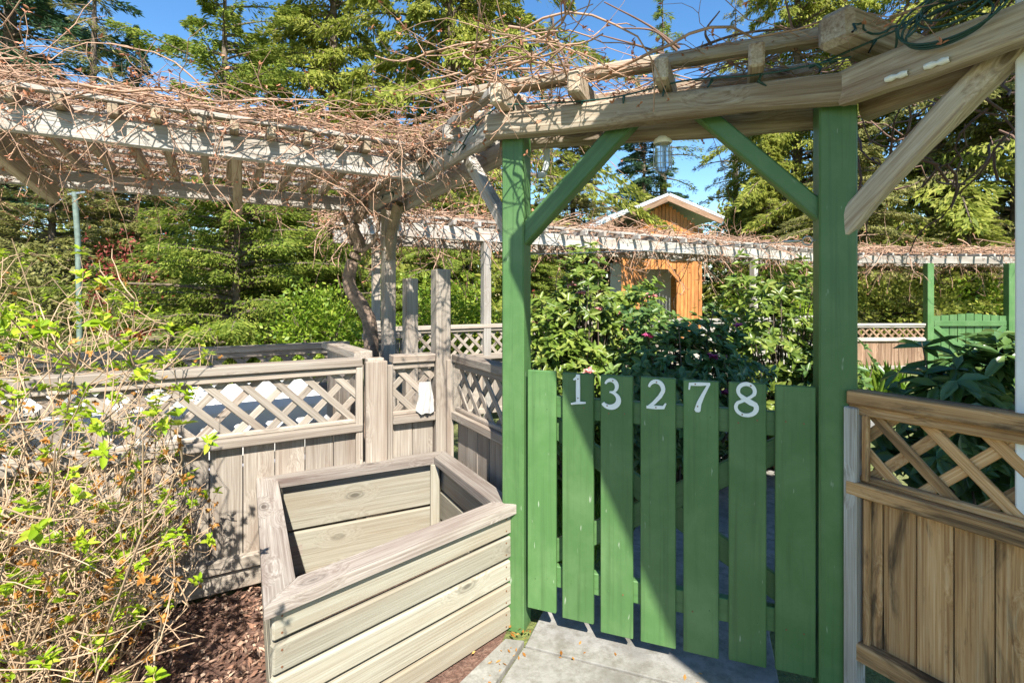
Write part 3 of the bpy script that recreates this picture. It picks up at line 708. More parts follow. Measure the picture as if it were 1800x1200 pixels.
# ------------------------------------------------------------------ vegetation makers
def quads_from(base, tip, side_, wid, fold=None):
    """diamond faces: base, right, tip, left"""
    mid = base + (tip - base) * .45
    return np.stack([base, mid + side_ * wid[:, None], tip, mid - side_ * wid[:, None]], 1).reshape(-1, 3)
def unit(a): return a / (np.linalg.norm(a, axis=-1, keepdims=True) + 1e-9)
def conifer(seed, H, R, nb, per, slen, swid, droop=.35, up=.15, z0=.06, irregular=.3, tipdroop=.5):
    r = np.random.default_rng(seed)
    B, Tp, Sd, Wd = [], [], [], []; polys, rad = [], []
    for i in range(nb):
        h = z0 + (1 - z0) * (i + r.random()) / nb
        L = R * (1 - h) ** .75 * (1 + r.normal(0, irregular)) + .12
        L = max(L, .15); az = r.random() * 2 * math.pi
        out = np.array([math.cos(az), math.sin(az), 0]); lat = np.array([-out[1], out[0], 0])
        t = np.linspace(0, 1, 6)
        zz = H * h + L * (up * t * 1.6 - droop * t * t)
        P = out[None] * (L * t)[:, None]; P[:, 2] = zz
        polys.append(P); rad.append(np.linspace(.018 + .012 * L, .004, 6))
        n = int(per * (.35 + L / R))
        u = r.random(n) ** .45
        sidew = r.uniform(-1, 1, n) * .30 * L * (1.08 - u)
        b = out[None] * (L * u)[:, None] + lat[None] * sidew[:, None]
        b[:, 2] = H * h + L * (up * u * 1.6 - droop * u * u) - np.abs(sidew) * .25 + r.normal(0, .05, n)
        d = out[None] * r.uniform(.3, 1, n)[:, None] + lat[None] * (np.sign(sidew) * r.uniform(.1, 1, n))[:, None]
        d[:, 2] -= r.uniform(0, 2 * tipdroop, n) - .1
        d = unit(d); ln = slen * r.uniform(.5, 1.3, n)
        s = unit(np.cross(d, r.normal(0, .55, (n, 3)) + out[None] * .9 + np.array([0, 0, .55])))
        B.append(b); Tp.append(b + d * ln[:, None]); Sd.append(s); Wd.append(swid * r.uniform(.5, 1.3, n))
    B, Tp, Sd, Wd = map(np.concatenate, (B, Tp, Sd, Wd))
    v = quads_from(B, Tp, Sd, Wd); crown = mesh_np('crown', v, np.arange(len(v)).reshape(-1, 4))
    zt = np.linspace(0, H * .97, 9)
    wob = np.cumsum(r.normal(0, .02, (9, 2)), 0)
    polys.append(np.column_stack([wob, zt])); rad.append(np.linspace(H * .014 + .03, .01, 9))
    tv, tf = tubes(polys, rad, 5); trunk = mesh_np('trunk', tv, tf, True)
    return crown, trunk
def tree(name, protos, px, Y, top_py, mat, label, rot=0, wide=1, group='conifers behind the garden'):
    crown, trunk, H = protos
    z = CAMZ - (top_py - HY) / F * Y; s = z / H
    loc = V(((px - CX) / F * Y, Y, 0)); M = Matrix.Translation(loc) @ Matrix.Rotation(rot, 4, 'Z') @ Matrix.Diagonal((s * wide, s * wide, s, 1))
    o = place(bpy.data.objects.new(name, None), M); tag(o, label, 'tree', group)
    for nm, me, mt in (('crown', crown, mat), ('trunk', trunk, BARK)):
        if not me.materials: me.materials.append(mt)
        ob = bpy.data.objects.new(nm, me); ob.material_slots[0].link = 'OBJECT'; ob.material_slots[0].material = mt
        place(ob, M.copy(), o)
    return o
def proto(*a, **k):
    c_, t_ = conifer(*a, **k); return [c_, t_, a[1]]
CED1 = proto(1, 14, 3.0, 260, 420, .17, .024, .55, .22, tipdroop=.75)
CED2 = proto(2, 14, 3.4, 230, 460, .18, .026, .6, .25, irregular=.4, tipdroop=.8)
FIR1 = proto(3, 14, 2.4, 260, 320, .15, .020, .25, .12, tipdroop=.35)
SPR1 = proto(4, 12, 2.5, 180, 360, .15, .020, .15, .22, irregular=.4, tipdroop=.4)
SPAR = proto(5, 14, 1.4, 150, 110, .15, .014, .3, .1, irregular=.5)
NEAR = proto(6, 5, 1.9, 200, 460, .085, .013, .25, .18, irregular=.35, tipdroop=.5, z0=.04)
FIR1o = FIR1
T = tree
T('fir_tree', FIR1, 15, 21, -420, L_FIR, 'dark blue-green fir at the end above the pergola', .3, 1.25)
T('larch_tree', SPAR, 165, 20, -150, L_OLIVE, 'thin sparse grey-green conifer beside the dark fir', 1, 1.2)
T('fir_tree', FIR1, 235, 24, 45, L_FIR, 'small pointed fir below the open sky gap', 2)
T('spruce_tree', SPR1, 395, 15, -170, L_SPR, 'spiky spruce with upswept boughs beside the sky gap', .5, 1.0)
T('cedar_tree', CED1, 590, 19, -330, L_CEDAR, 'tall drooping cedar next to the spiky spruce', 1.2, 1.0)
T('cedar_tree', CED2, 790, 17, -480, L_CEDAR, 'broad golden-green cedar with bare trunk behind the arch', 2.5, .95)
T('larch_tree', SPAR, 968, 26, 30, L_OLIVE, 'faint thin conifer between broad cedar and open sky', 2, .8)
T('fir_tree', SPAR, 1165, 24, -30, L_SPR, 'narrow ragged conifer standing alone above cabin roof', 3, 1.1)
T('larch_tree', SPAR, 1295, 27, -20, L_OLIVE, 'pale bare-limbed conifer behind the arch lath', 4, .9)
T('cedar_tree', CED1, 1400, 20, -330, L_CEDAR, 'tall yellow-green cedar rising over the gate arch', 4.2, .85)
T('cedar_tree', CED2, 1640, 17, -380, L_CEDAR, 'large cedar behind the peeling brown brace', .7, 1.0)
T('cedar_tree', CED1, 1790, 15, -420, L_OLIVE, 'olive cedar half hidden by the house corner', 2.2, 1.0)
T('cedar_tree', CED1, 1350, 18, 235, L_CEDAR, 'short bushy cedar beside the cabin roof', 5.1, 1.3)
T('cedar_tree', CED2, 1500, 13, 200, L_OLIVE, 'short olive cedar behind the shaded green post', 5.9, 1.5)
T('fir_tree', FIR1o, 1010, 20, 225, L_OLIVE, 'olive conifer left of the cabin ridge', 4.4, 1.9)
T('fir_tree', FIR1, 1130, 23, 200, L_FIR, 'dark conifer directly behind the cabin ridge', 1.4, 1.6)
T('spruce_tree', NEAR, 420, 8.6, 215, L_SPR, 'full green spruce growing just beyond the covered walk', 0, 1.15)
T('spruce_tree', NEAR, 560, 10, 290, L_SPR, 'lower spruce crowding beside the vine trunk', 2, 1.2)
T('spruce_tree', SPR1, 90, 12, 190, L_OLIVE, 'olive conifer behind the thin green pole', 2.2, 1.6)
T('spruce_tree', SPR1, 240, 13, 215, L_OLIVE, 'brownish conifer with red shrub at its foot', 3.2, 1.5)
T('cedar_tree', CED2, 780, 12, 300, L_SPR, 'dense green conifer behind the tall grey post', 1.1, 1.7)
T('cedar_tree', CED1, 930, 11.5, 360, L_SPR, 'dark conifer filling the gap left of the cabin', 3.3, 1.9)
T('cedar_tree', CED1, 1700, 12.5, 330, L_CEDAR, 'low cedar above the far green gate', 3.9, 1.8)

def leafcloud(seed, n, cen, rad, ln, wd, shell=.45, flat=.4):
    r = np.random.default_rng(seed)
    d = unit(r.normal(0, 1, (n, 3))); rr = (shell + (1 - shell) * r.random(n))[:, None]
    lump = 1 + .22 * np.sin(d[:, :1] * 7 + seed) * np.cos(d[:, 1:2] * 6) + .14 * np.sin(d[:, 2:] * 11)
    c_ = np.array(cen)[None] + d * rr * lump * np.array(rad)[None]; c_[:, 2] = np.maximum(c_[:, 2], .03)
    dirn = unit(d * .8 + r.normal(0, .8, (n, 3))); s = unit(np.cross(dirn, r.normal(0, 1, (n, 3)) * .7 + np.array([0, 0, 1])))
    L_ = ln * r.uniform(.6, 1.3, n)
    return quads_from(c_, c_ + dirn * L_[:, None], s, wd * r.uniform(.6, 1.3, n))
def bush(name, px, Y, top_py, wpx, mat, label, n=3500, ln=.07, wd=.02, seed=0, zc=None, cat='shrub'):
    X = (px - CX) / F * Y; zt = CAMZ - (top_py - HY) / F * Y; rx = wpx / F * Y / 2
    v = leafcloud(seed, n, (0, 0, zt * .5), (rx, rx * .8, zt * .5), ln, wd)
    o = thing(name, (X, Y, 0), label, cat)
    meshobj('foliage', mesh_np('foliage', v, np.arange(len(v)).reshape(-1, 4)), mat, o, Matrix.Translation((X, Y, 0)))
    r = np.random.default_rng(seed + 50); st = []
    for i in range(9):
        a = r.random() * 6.28; q = np.array([math.cos(a) * rx * .7, math.sin(a) * rx * .6, zt * r.uniform(.5, .85)])
        st.append(np.array([[X, Y, 0], [X + q[0] * .3, Y + q[1] * .3, q[2] * .5], [X + q[0], Y + q[1], q[2]]]))
    tubeobj('stems', st, [np.array([.02, .014, .005])] * 9, BARK, o)
    return o
bush('leafy_shrub', 560, 7.2, 490, 170, L_BUSH, 'bright green shrub at the foot of the vine trunk', 5000, .07, .02, 11)
bush('leafy_shrub', 790, 8.2, 478, 200, L_BUSH, 'bright yellow-green shrub behind the cut posts', 7000, .07, .022, 12)
bush('leafy_shrub', 915, 7.6, 500, 60, L_RED, 'orange-red shrub beside the sunlit green post', 900, .06, .02, 13)
bush('leafy_shrub', 215, 10, 400, 150, L_RED, 'dull red shrub beneath the brownish conifer', 1500, .09, .02, 14)
bush('leafy_shrub', 1350, 9.5, 455, 190, L_BUSH, 'light green shrub right of the cabin wall', 5000, .08, .022, 15)
bush('leafy_shrub', 1580, 11.5, 475, 260, L_CEDAR, 'olive hedge shrub over the far brown fence', 6000, .11, .03, 16)
bush('leafy_shrub', 1730, 12, 480, 200, L_BUSH, 'green undergrowth behind the far gate', 4000, .11, .03, 17)
bush('leafy_shrub', 20, 8.5, 430, 260, L_OLIVE, 'dim olive undergrowth left of the thin pole', 4000, .10, .025, 18)
# woodland behind everything
r = np.random.default_rng(3); vs = []
for i in range(46):
    x = -34 + i * 1.55; vs.append(leafcloud(100 + i, 900, (x + r.uniform(-.8, .8), 31 + r.uniform(-3, 3), 3.4), (2.0, 1.5, r.uniform(3.6, 6.2)), .42, .10, .2))
vs = np.concatenate(vs)
tag(meshobj('far_woodland', mesh_np('far_woodland', vs, np.arange(len(vs)).reshape(-1, 4)), L_CEDAR), 'mass of distant woodland closing the view', 'woodland', kind='stuff')

def leaf6(base, dirn, nrm, L, Wd, curl=.15):
    """folded leaves: two quads each"""
    s = unit(np.cross(dirn, nrm)); up_ = unit(np.cross(s, dirn))
    L_ = L[:, None]; W_ = Wd[:, None]
    m1 = base + dirn * L_ * .35; m2 = base + dirn * L_ * .72 - up_ * L_ * curl * .4; tip = base + dirn * L_ - up_ * L_ * curl
    lift = up_ * W_ * .35
    v = np.stack([base, m1 + s * W_ + lift, m2 + s * W_ * .75 + lift, tip, m2 - s * W_ * .75 + lift, m1 - s * W_ + lift], 1)
    n = len(base); k = np.arange(n)[:, None] * 6
    f = np.concatenate([k + np.array([[0, 1, 2, 3]]), k + np.array([[0, 3, 4, 5]])])
    return v.reshape(-1, 3), f
def rosettes(r, tips, axes, per, ln, wd, droop):
    n = len(tips) * per
    tp = np.repeat(tips, per, 0); ax = np.repeat(unit(axes), per, 0)
    rnd = r.normal(0, 1, (n, 3)); lat = unit(rnd - ax * (rnd * ax).sum(1, keepdims=True))
    d = unit(lat + ax * r.uniform(-.1, .7, n)[:, None] + np.array([0, 0, -1]) * (r.random(n) * droop)[:, None])
    nrm = unit(ax + r.normal(0, .25, (n, 3)))
    return leaf6(tp, d, nrm, ln * r.uniform(.6, 1.2, n), wd * r.uniform(.7, 1.2, n))
def rhodo(name, px, Y, top_py, wpx, mat, label, nt_, ln, wd, seed, blossom=None, nbl=0, droop=.15, low=.05):
    r = np.random.default_rng(seed)
    X = (px - CX) / F * Y; zt = CAMZ - (top_py - HY) / F * Y; rx = wpx / F * Y / 2
    o = thing(name, (X, Y, 0), label, 'rhododendron')
    d = unit(r.normal(0, 1, (nt_, 3))); rr = r.uniform(.55, 1, nt_)[:, None]
    lump = 1 + .2 * np.sin(d[:, :1] * 6 + seed) + .15 * np.cos(d[:, 2:] * 9 + seed)
    tips = d * rr * lump * np.array([[rx, rx * .75, zt * (1 - low) / 2]]); tips[:, 2] += zt * (1 + low) / 2
    tips[:, 2] = np.maximum(tips[:, 2], .12)
    ax = unit(d * .8 + np.array([0, -.45, .8]))
    v, f = rosettes(r, tips, ax, 8, ln, wd, droop)
    M = Matrix.Translation((X, Y, 0))
    meshobj('leaves', mesh_np('leaves', v, f), mat, o, M)
    st, rad_ = [], []
    for i in range(0, nt_, 6):
        p = tips[i]; b0 = np.array([p[0] * .12, p[1] * .12, 0]); m_ = np.array([p[0] * .6, p[1] * .6, p[2] * .55]) + r.normal(0, .02, 3)
        st.append(curve([b0, m_, p], 3) + np.array([X, Y, 0])); rad_.append(np.linspace(.014, .003, 7))
    tubeobj('branches', st, rad_, BARK, o, sides=4)
    if blossom:
        ix = r.choice(np.where((d[:, 1] < .3) & (tips[:, 2] > zt * .55))[0], nbl)
        for i in ix:
            v, f = rosettes(r, np.repeat(tips[i][None] + np.array([[0, -.02, .03]]), 2, 0), np.array([[0, -.3, 1.]] * 2), 8, .045, .016, -.1)
            meshobj('blossom', mesh_np('blossom', v, f), blossom, o, M)
    return o
rhodo('rhododendron', 1030, 4.5, 440, 250, L_RHODO, 'tall sunlit rhododendron with pale pink blossoms', 1250, .085, .017, 21, PINK, 12)
rhodo('rhododendron', 985, 3.9, 560, 130, L_RHODO, 'low sunlit rhododendron against the green post', 420, .08, .017, 22, PINK, 2)
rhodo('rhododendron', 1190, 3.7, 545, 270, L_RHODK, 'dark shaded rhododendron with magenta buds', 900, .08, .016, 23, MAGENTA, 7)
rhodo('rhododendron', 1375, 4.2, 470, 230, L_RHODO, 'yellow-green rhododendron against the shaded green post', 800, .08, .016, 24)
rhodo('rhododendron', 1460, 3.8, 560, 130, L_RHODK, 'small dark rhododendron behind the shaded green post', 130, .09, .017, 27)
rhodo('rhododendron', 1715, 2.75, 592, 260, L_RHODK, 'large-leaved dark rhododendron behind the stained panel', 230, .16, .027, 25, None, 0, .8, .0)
# strap-leaved clump
r = np.random.default_rng(31); n = 140
bs = np.column_stack([r.normal(0, .22, n), r.normal(0, .15, n), np.zeros(n)]); dr = unit(np.column_stack([r.normal(0, .35, n), r.normal(0, .35, n), np.ones(n)]))
v, f = leaf6(bs, dr, unit(r.normal(0, 1, (n, 3)) + np.array([0, -1, 0])), r.uniform(.35, .62, n), np.full(n, .012), .25)
cl = thing('strap_leaf_clump', (5.0, 7.0, 0), 'clump of upright bright green strap leaves', 'plant')
meshobj('leaves', mesh_np('leaves', v, f), L_GRASS, cl, Matrix.Translation((5.0, 7.0, 0)))
# grass
n = 9000; gx = r.uniform(-.2, 1.0, n); gyy = r.uniform(2.6, 4.2, n); keep = (gx < (gyy - 2.3) * .45 + .25); gx, gyy = gx[keep], gyy[keep]; n = len(gx)
bs = np.column_stack([gx, gyy, np.zeros(n)]); dr = unit(np.column_stack([r.normal(0, .3, n), r.normal(0, .3, n), np.ones(n)]))
L_ = r.uniform(.04, .13, n)
v = quads_from(bs, bs + dr * L_[:, None], unit(np.cross(dr, r.normal(0, 1, (n, 3)))), np.full(n, .003))
tag(meshobj('grass', mesh_np('grass', v, np.arange(len(v)).reshape(-1, 4)), L_GRASS), 'green grass growing beside the path behind the gate', 'grass', kind='stuff')

# ------------------------------------------------------------------ leafing shrub in front
r = np.random.default_rng(41)
sh = thing('flowering_shrub', (-1.62, 1.62, 0), 'twiggy shrub with fresh leaves and dried brown flowers', 'shrub')
polys, rads, tips, taxes, dry = [], [], [], [], []
base = np.array([-1.62, 1.62, 0])
def walk(p, d, L, n, wob, grav):
    pts = [p]; 
    for i in range(n):
        d = unit(d + r.normal(0, wob, 3) + np.array([0, 0, grav])); pts.append(pts[-1] + d * L / n)
    return np.array(pts), d
def inside(p): return (p[2] < 1.62) and p[2] > .05 and p[0] / p[1] < -.60 - .16 * max(0, .75 - p[2]) - .25 * max(0, p[2] - 1.1) - .06 * math.sin(p[2] * 9) and p[1] > .8
for i in range(190):
    a = r.random() * 6.28; st_ = base + np.array([math.cos(a), math.sin(a), 0]) * r.uniform(0, .35)
    d0 = unit(np.array([math.cos(a) * .8 + r.normal(0, .3), math.sin(a) * .7 + r.normal(0, .3), r.uniform(.5, 1.8)]))
    P, de = walk(st_, d0, r.uniform(.8, 1.95), 9, .16, -.04)
    ok = [k for k in range(len(P)) if inside(P[k])]; 
    if len(ok) < 4: continue
    P = P[:max(ok) + 1]
    polys.append(P); rads.append(np.linspace(.0046, .0015, len(P)))
    for j in range(int(r.integers(9, 15))):
        k = int(r.integers(2, len(P))); dd = unit((P[k] - P[k - 1]) * 6 + r.normal(0, .7, 3))
        Q, qe = walk(P[k], dd, r.uniform(.15, .5), 5, .28, .02)
        if not inside(Q[-1]): continue
        polys.append(Q); rads.append(np.linspace(.0024, .0011, len(Q)))
        if r.random() < .42 + .40 * (Q[-1][2] > .95): tips.append(Q[-1]); taxes.append(qe + np.array([0, 0, .8]))
        elif r.random() < .62: dry.append(Q[-1])
        for m_ in range(int(r.integers(1, 4))):
            k2 = int(r.integers(1, len(Q))); S_, se = walk(Q[k2], unit(qe + r.normal(0, .8, 3)), r.uniform(.06, .18), 3, .3, .03)
            if not inside(S_[-1]): continue
            polys.append(S_); rads.append(np.linspace(.0015, .0009, len(S_)))
            z_ = S_[-1][2]
            if r.random() < .24 + .36 * (z_ > 1.0): tips.append(S_[-1]); taxes.append(se + np.array([0, 0, .8]))
            elif r.random() < .6: dry.append(S_[-1])
v, f = tubes(polys, rads, 4); meshobj('stems', mesh_np('stems', v, f, True), TWIG2, sh)
tips = np.array(tips); taxes = np.array(taxes)
v1, f1 = rosettes(r, tips, taxes, 6, .028, .0068, .0); v2, f2 = rosettes(r, tips + unit(taxes) * .014, taxes + np.array([0, 0, 1]), 5, .023, .006, -.5)
meshobj('leaves', mesh_np('leaves', np.concatenate([v1, v2]), np.concatenate([f1, f2 + len(v1)])), L_SHRUB, sh)
dry = np.array(dry); v, f = rosettes(r, dry, r.normal(0, 1, (len(dry), 3)), 10, .015, .0042, .4)
o = meshobj('dried_flowers', mesh_np('dried_flowers', v, f), L_DRY, sh); o['label'] = 'withered orange-brown flower heads'

# ------------------------------------------------------------------ vines
def vine(name, label, O, D, N_, L, wid, z, n, seed, rr=.005, hang=.25, up_=.12, buds=True, seg=9, size=1.0):
    """bare canes running mostly along D over a strip wid wide (across N_) at height z"""
    r = np.random.default_rng(seed); O, D, N_ = (np.array(tuple(q)) for q in (O, D, N_)); Z = np.array([0, 0, 1.])
    polys, rads, bud = [], [], []
    for i in range(int(L * 2.5)):
        u0 = r.uniform(-.1, L * .6); c0 = r.uniform(0, wid); m = 14; uu = np.linspace(u0, min(L + .1, u0 + r.uniform(.8, 2.2)), m)
        P = O[None] + D[None] * uu[:, None] + N_[None] * (c0 + np.cumsum(r.normal(0, .035, m)))[:, None] + Z[None] * (z + .01 + np.abs(np.cumsum(r.normal(0, .012, m))))[:, None]
        polys.append(P); rads.append(np.linspace(rr * 2.1, rr * .9, m) * r.uniform(.7, 1.2))
    for i in range(n):
        p = O + D * r.uniform(0, L) + N_ * r.uniform(0, wid) + Z * (z + abs(r.normal(0, up_ * .45)))
        a = r.normal(0, .55) + (math.pi if r.random() < .5 else 0)
        d_ = D * math.cos(a) + N_ * math.sin(a) + Z * r.normal(.0, .12)
        ln = r.uniform(.25, .85) * size; P = [p]
        kind = r.random()
        for k in range(seg):
            zz = P[-1][2] - z
            g_ = -.22 if zz > up_ * .5 else (.14 if zz < 0 else 0)
            if kind < hang: g_ = -.16
            if kind > .985: g_ = .10
            d_ = unit(d_ + r.normal(0, .24, 3) * np.array([1, 1, .6]) + Z * g_); P.append(P[-1] + d_ * ln / seg)
        P = np.array(P); u = (P - O) @ D
        P = P[(u > -.25) & (u < L + .25)]
        if len(P) < 4: continue
        r0 = rr * r.uniform(.35, 1.3); polys.append(P); rads.append(np.linspace(r0, r0 * .45, len(P)))
        for k in range(2, len(P)):
            if r.random() < .38:
                T_ = unit(P[k] - P[k - 1] + r.normal(0, .6, 3) * np.linalg.norm(P[k] - P[k - 1])); S_ = np.array([P[k], P[k] + T_ * r.uniform(.02, .07) * size, P[k] + T_ * r.uniform(.07, .14) * size + r.normal(0, .015, 3)])
                polys.append(S_); rads.append(np.array([r0 * .5, r0 * .4, r0 * .3])); bud.append(S_[-1])
        bud.append(P[-1])
    o = thing(name, O + Z * z, label, 'vine')
    v, f = tubes(polys, rads, 4); tag(meshobj('canes', mesh_np('canes', v, f, True), TWIG, o), kind='stuff')
    if buds:
        bud = np.array(bud); bud = bud[r.random(len(bud)) < .55]
        v, f = rosettes(r, bud, r.normal(0, .4, (len(bud), 3)) + Z, 3, .020 * size, .0045 * size, -.8); tag(meshobj('buds', mesh_np('buds', v, f), BUD, o), kind='stuff')
    return o
Zv = V((0, 0, 1))
vine('bare_vine', 'tangle of bare tan vine canes over the covered walk', F0 - B2 * 3.6 - A2 * .10, B2, A2, 3.7, 1.45, 2.285, 1500, 51, .0034, .08, .10)
vine('bare_vine', 'bare vine canes trailing down the silvered front beam', F0 - B2 * 2.4 - A2 * .12, B2, A2, 2.4, .10, 2.26, 90, 52, .0032, .85, .10)
vine('bare_vine', 'bare vine canes heaped on the silvered corner run', PL + A2 * .1 - B2 * .25, A2, B2, 2.0, .65, 2.29, 300, 53, .0032, .15, .08)
vine('bare_vine', 'bare vine canes twisting along the gate arch', PL - GD * .2 - GN * .12, GD, GN, 1.45, .42, 2.30, 110, 54, .0032, .08, .09)
vine('bare_vine', 'reddish brown vine mass along the far pergola', FP0, B2, A2, FPL, 1.1, 2.30, 1000, 55, .009, .28, .13, size=1.5)
vine('bare_vine', 'reddish brown vine mass above the far gate', FE, FD, -FN, 5, 1.0, 2.28, 420, 56, .011, .28, .18, size=1.6)
vine('bare_vine', 'loose vine stems hanging by the gnarled trunk', RC - B2 * .35 - A2 * .1, B2, A2, .6, .3, 2.15, 60, 57, .005, .8, .1)
vine('bare_vine', 'bare vine twigs jutting out above the sunlit green post', PL - GN * .42 - GD * .15, GD, GN, .5, .25, 2.29, 34, 58, .0045, .35, .12)
# dark whips rising against the sky over the arch and by the house
wl_ = []
for pts in ([(1195, 85, 2.0), (1140, 45, 2.0), (1062, 4, 2.0)], [(1180, 100, 2.05), (1120, 80, 2.05), (1055, 62, 2.05)], [(1190, 90, 2.0), (1150, 55, 2.0), (1095, 50, 2.0)],
            [(1200, 95, 1.95), (1300, 60, 1.9), (1420, 52, 1.85), (1500, 75, 1.8)], [(1000, 120, 2.2), (975, 60, 2.2), (972, 30, 2.2)], [(990, 115, 2.2), (1000, 95, 2.2), (1003, 66, 2.2)],
            [(850, 130, 2.4), (880, 85, 2.4), (925, 90, 2.4), (945, 120, 2.4)], [(845, 135, 2.35), (890, 92, 2.35), (915, 98, 2.35), (935, 118, 2.35)], [(1400, 90, 1.8), (1390, 40, 1.8), (1378, -10, 1.8)],
            [(1450, 80, 1.8), (1475, 35, 1.8), (1500, 30, 1.75), (1530, 60, 1.75)], [(1250, 80, 1.9), (1240, 55, 1.9), (1265, 20, 1.9)]):
    wl_.append(curve([at(*q) for q in pts], 6))
r = np.random.default_rng(61)
for k in range(60):
    px = r.uniform(1480, 1800); Y = r.uniform(1.9, 3.0); p = at(px, r.uniform(60, 330), Y); d_ = unit(r.normal(0, 1, 3)); P = [np.array(p)]
    for s_ in range(7):
        d_ = unit(d_ + r.normal(0, .4, 3)); P.append(P[-1] + d_ * .06)
    wl_.append(np.array(P))
wv = thing('climbing_vine', PR + UP * 2.2, 'dark vine whips rising above the arch against sky', 'vine')
wc_ = tubeobj('canes', wl_, [np.linspace(.006, .0025, len(p)) for p in wl_], DKTWIG, wv, sides=5); tag(wc_, kind='stuff')
# gnarled trunk
tk = thing('vine_trunk', at(648, 590, 3.95), 'gnarled twisting vine trunk beside the corner post', 'vine')
b0 = at(652, 590, 3.95); b0.z = 0
pp = [b0] + [at(*q, 3.95) for q in ((652, 600), (640, 545), (615, 505), (618, 465), (632, 430), (622, 400), (640, 365))]
tubeobj('trunk', [curve(pp, 6), curve([at(622, 430, 3.98), at(612, 400, 4.0), at(598, 370, 4.0)], 5), curve([at(640, 440, 3.9), at(660, 420, 3.85), at(668, 380, 3.8)], 5)], [np.linspace(.06, .04, 43), np.linspace(.03, .018, 11), np.linspace(.02, .012, 11)], VINEBARK, tk, sides=8)

# ------------------------------------------------------------------ small things
sl_ = thing('string_lights', gpt(.5, 2.16, -.14), 'dark green cable of small fairy lights along the beams', 'string lights')
c1 = curve([gpt(GLEN + .02, 2.215, -.135), gpt(.95, 2.20, -.132), gpt(.7, 2.215, -.132), gpt(.45, 2.19, -.132), gpt(.2, 2.20, -.132), gpt(-.02, 2.222, -.135)] , 8)
c2 = curve([gpt(-.02, 2.222, -.135)] + [PL + A2 * t_ - B2 * .13 + UP * z for t_, z in ((.15, 2.20), (.35, 2.13), (.55, 2.19), (.8, 2.12), (1.1, 2.15), (1.4, 2.12), (1.8, 2.16))], 8)
c3 = curve([PR + dA * t_ - B2 * .12 + UP * z for t_, z in ((-.02, 2.22), (.12, 2.225), (.28, 2.235), (.45, 2.24))], 6)
tubeobj('cable', [c1, c2, c3], [.0035] * 3, CABLE, sl_, sides=5)
bl = []
for c_ in (c1, c2, c3):
    for k in range(3, len(c_), 5): bl.append(np.array([c_[k], c_[k] + r.normal(0, .006, 3) + np.array([0, 0, -.012]), c_[k] + r.normal(0, .01, 3) + np.array([0, 0, -.028])]))
for q in bl: tubeobj('bulb', [q], [np.array([.005, .006, .003])], CABLE, sl_, sides=5)
co = thing('cable_coil', PR + dA * .42 - B2 * .13 + UP * 2.2, 'coiled dark green cable hung over the beam end', 'cable')
cc = PR + dA * .37 - B2 * .135 + UP * 2.185; cl_ = []
for k in range(5):
    a = np.linspace(0, 2 * math.pi, 40); R_ = .085 + .012 * k * (1 if k < 3 else -.4)
    cl_.append(np.array([tuple(cc + dA * (R_ * 1.15 * math.cos(t_) + .006 * k) + UP * (R_ * .62 * math.sin(t_) + .012 * k) - B2 * (.006 * k)) for t_ in a]))
for k in range(5):
    p = np.array(tuple(PR + dA * r.uniform(.2, .5) - B2 * .12 + UP * 2.24)); d_ = unit(r.normal(0, 1, 3)); P = [p]
    for s_ in range(10): d_ = unit(d_ + r.normal(0, .5, 3)); P.append(P[-1] + d_ * .022)
    cl_.append(np.array(P))
tubeobj('cable', cl_, [.0036] * len(cl_), CABLE, co, sides=5)
for k, (px, py) in enumerate(((1652, 133), (1712, 118))):
    q = PR + dA * (.24 + .10 * k) - B2 * .115 + UP * 2.095
    i_ = tubeobj('insulator', [np.array([tuple(q - dA * .03), tuple(q - dA * .012), tuple(q), tuple(q + dA * .012), tuple(q + dA * .03)])], [np.array([.008, .011, .006, .011, .008])], PORC, None, sides=8)
    tag(i_, ['white porcelain insulator under the beam, next to the green post', 'white porcelain insulator above the top of the brown brace'][k], 'insulator', 'insulators on the beam')
# wire between the posts
wi = thing('tension_wire', gpt(.6, 1.63, .0), 'thin wire stretched between the green posts', 'wire')
w0, w1 = gpt(.052, 1.615, .02), gpt(GLEN - .062, 1.632, .0)
tubeobj('wire', [np.array([tuple(w0), tuple((w0 + w1) / 2 - UP * .008), tuple(w1 - GD * .04)])], [.0016], IRON, wi)
tubeobj('eye_bolt', [np.array([tuple(w1 - GD * .022 + GD * .016 * math.cos(a) + UP * .016 * math.sin(a)) for a in np.linspace(0, 6.3, 18)]), np.array([tuple(w1 - GD * .006), tuple(w1 + GD * .02)])], [.003, .003], IRON, wi, sides=6)
tubeobj('turnbuckle', [np.array([tuple(w1 - GD * .10), tuple(w1 - GD * .085), tuple(w1 - GD * .06), tuple(w1 - GD * .045)])], [np.array([.003, .006, .006, .003])], IRON, wi, sides=6)
# caged lamp hanging from the rear beam
lp = thing('caged_lamp', gpt(.60, 2.0, .10), 'clear glass caged lantern hanging under the arch beam', 'lantern')
lc = gpt(.605, 0, .10)
def lathe(name, prof, mat, parent, c_, sides=16):
    P = np.array([(c_.x, c_.y, z) for _, z in prof]); return tubeobj(name, [P], [np.array([q for q, _ in prof])], mat, parent, sides=sides)
gm, gt_, gpn = newmat('lamp_glass'); gpn.inputs['Transmission Weight'].default_value = 1; gpn.inputs['Roughness'].default_value = .35; gpn.inputs['IOR'].default_value = 1.1; gpn.inputs['Base Color'].default_value = (.9, .95, .95, 1)
lathe('cap', [(.012, 2.10), (.036, 2.085), (.038, 2.065), (.034, 2.06)], PORC, lp, lc)
lathe('glass', [(.031, 2.05), (.033, 2.02), (.032, 1.975), (.022, 1.952), (.004, 1.946)], gm, lp, lc)
cg = [np.array([(lc.x + q * math.cos(a), lc.y + q * math.sin(a), z) for q, z in ((.037, 2.055), (.038, 2.0), (.037, 1.965), (.022, 1.943), (.0, 1.938))]) for a in np.arange(6) * math.pi / 3]
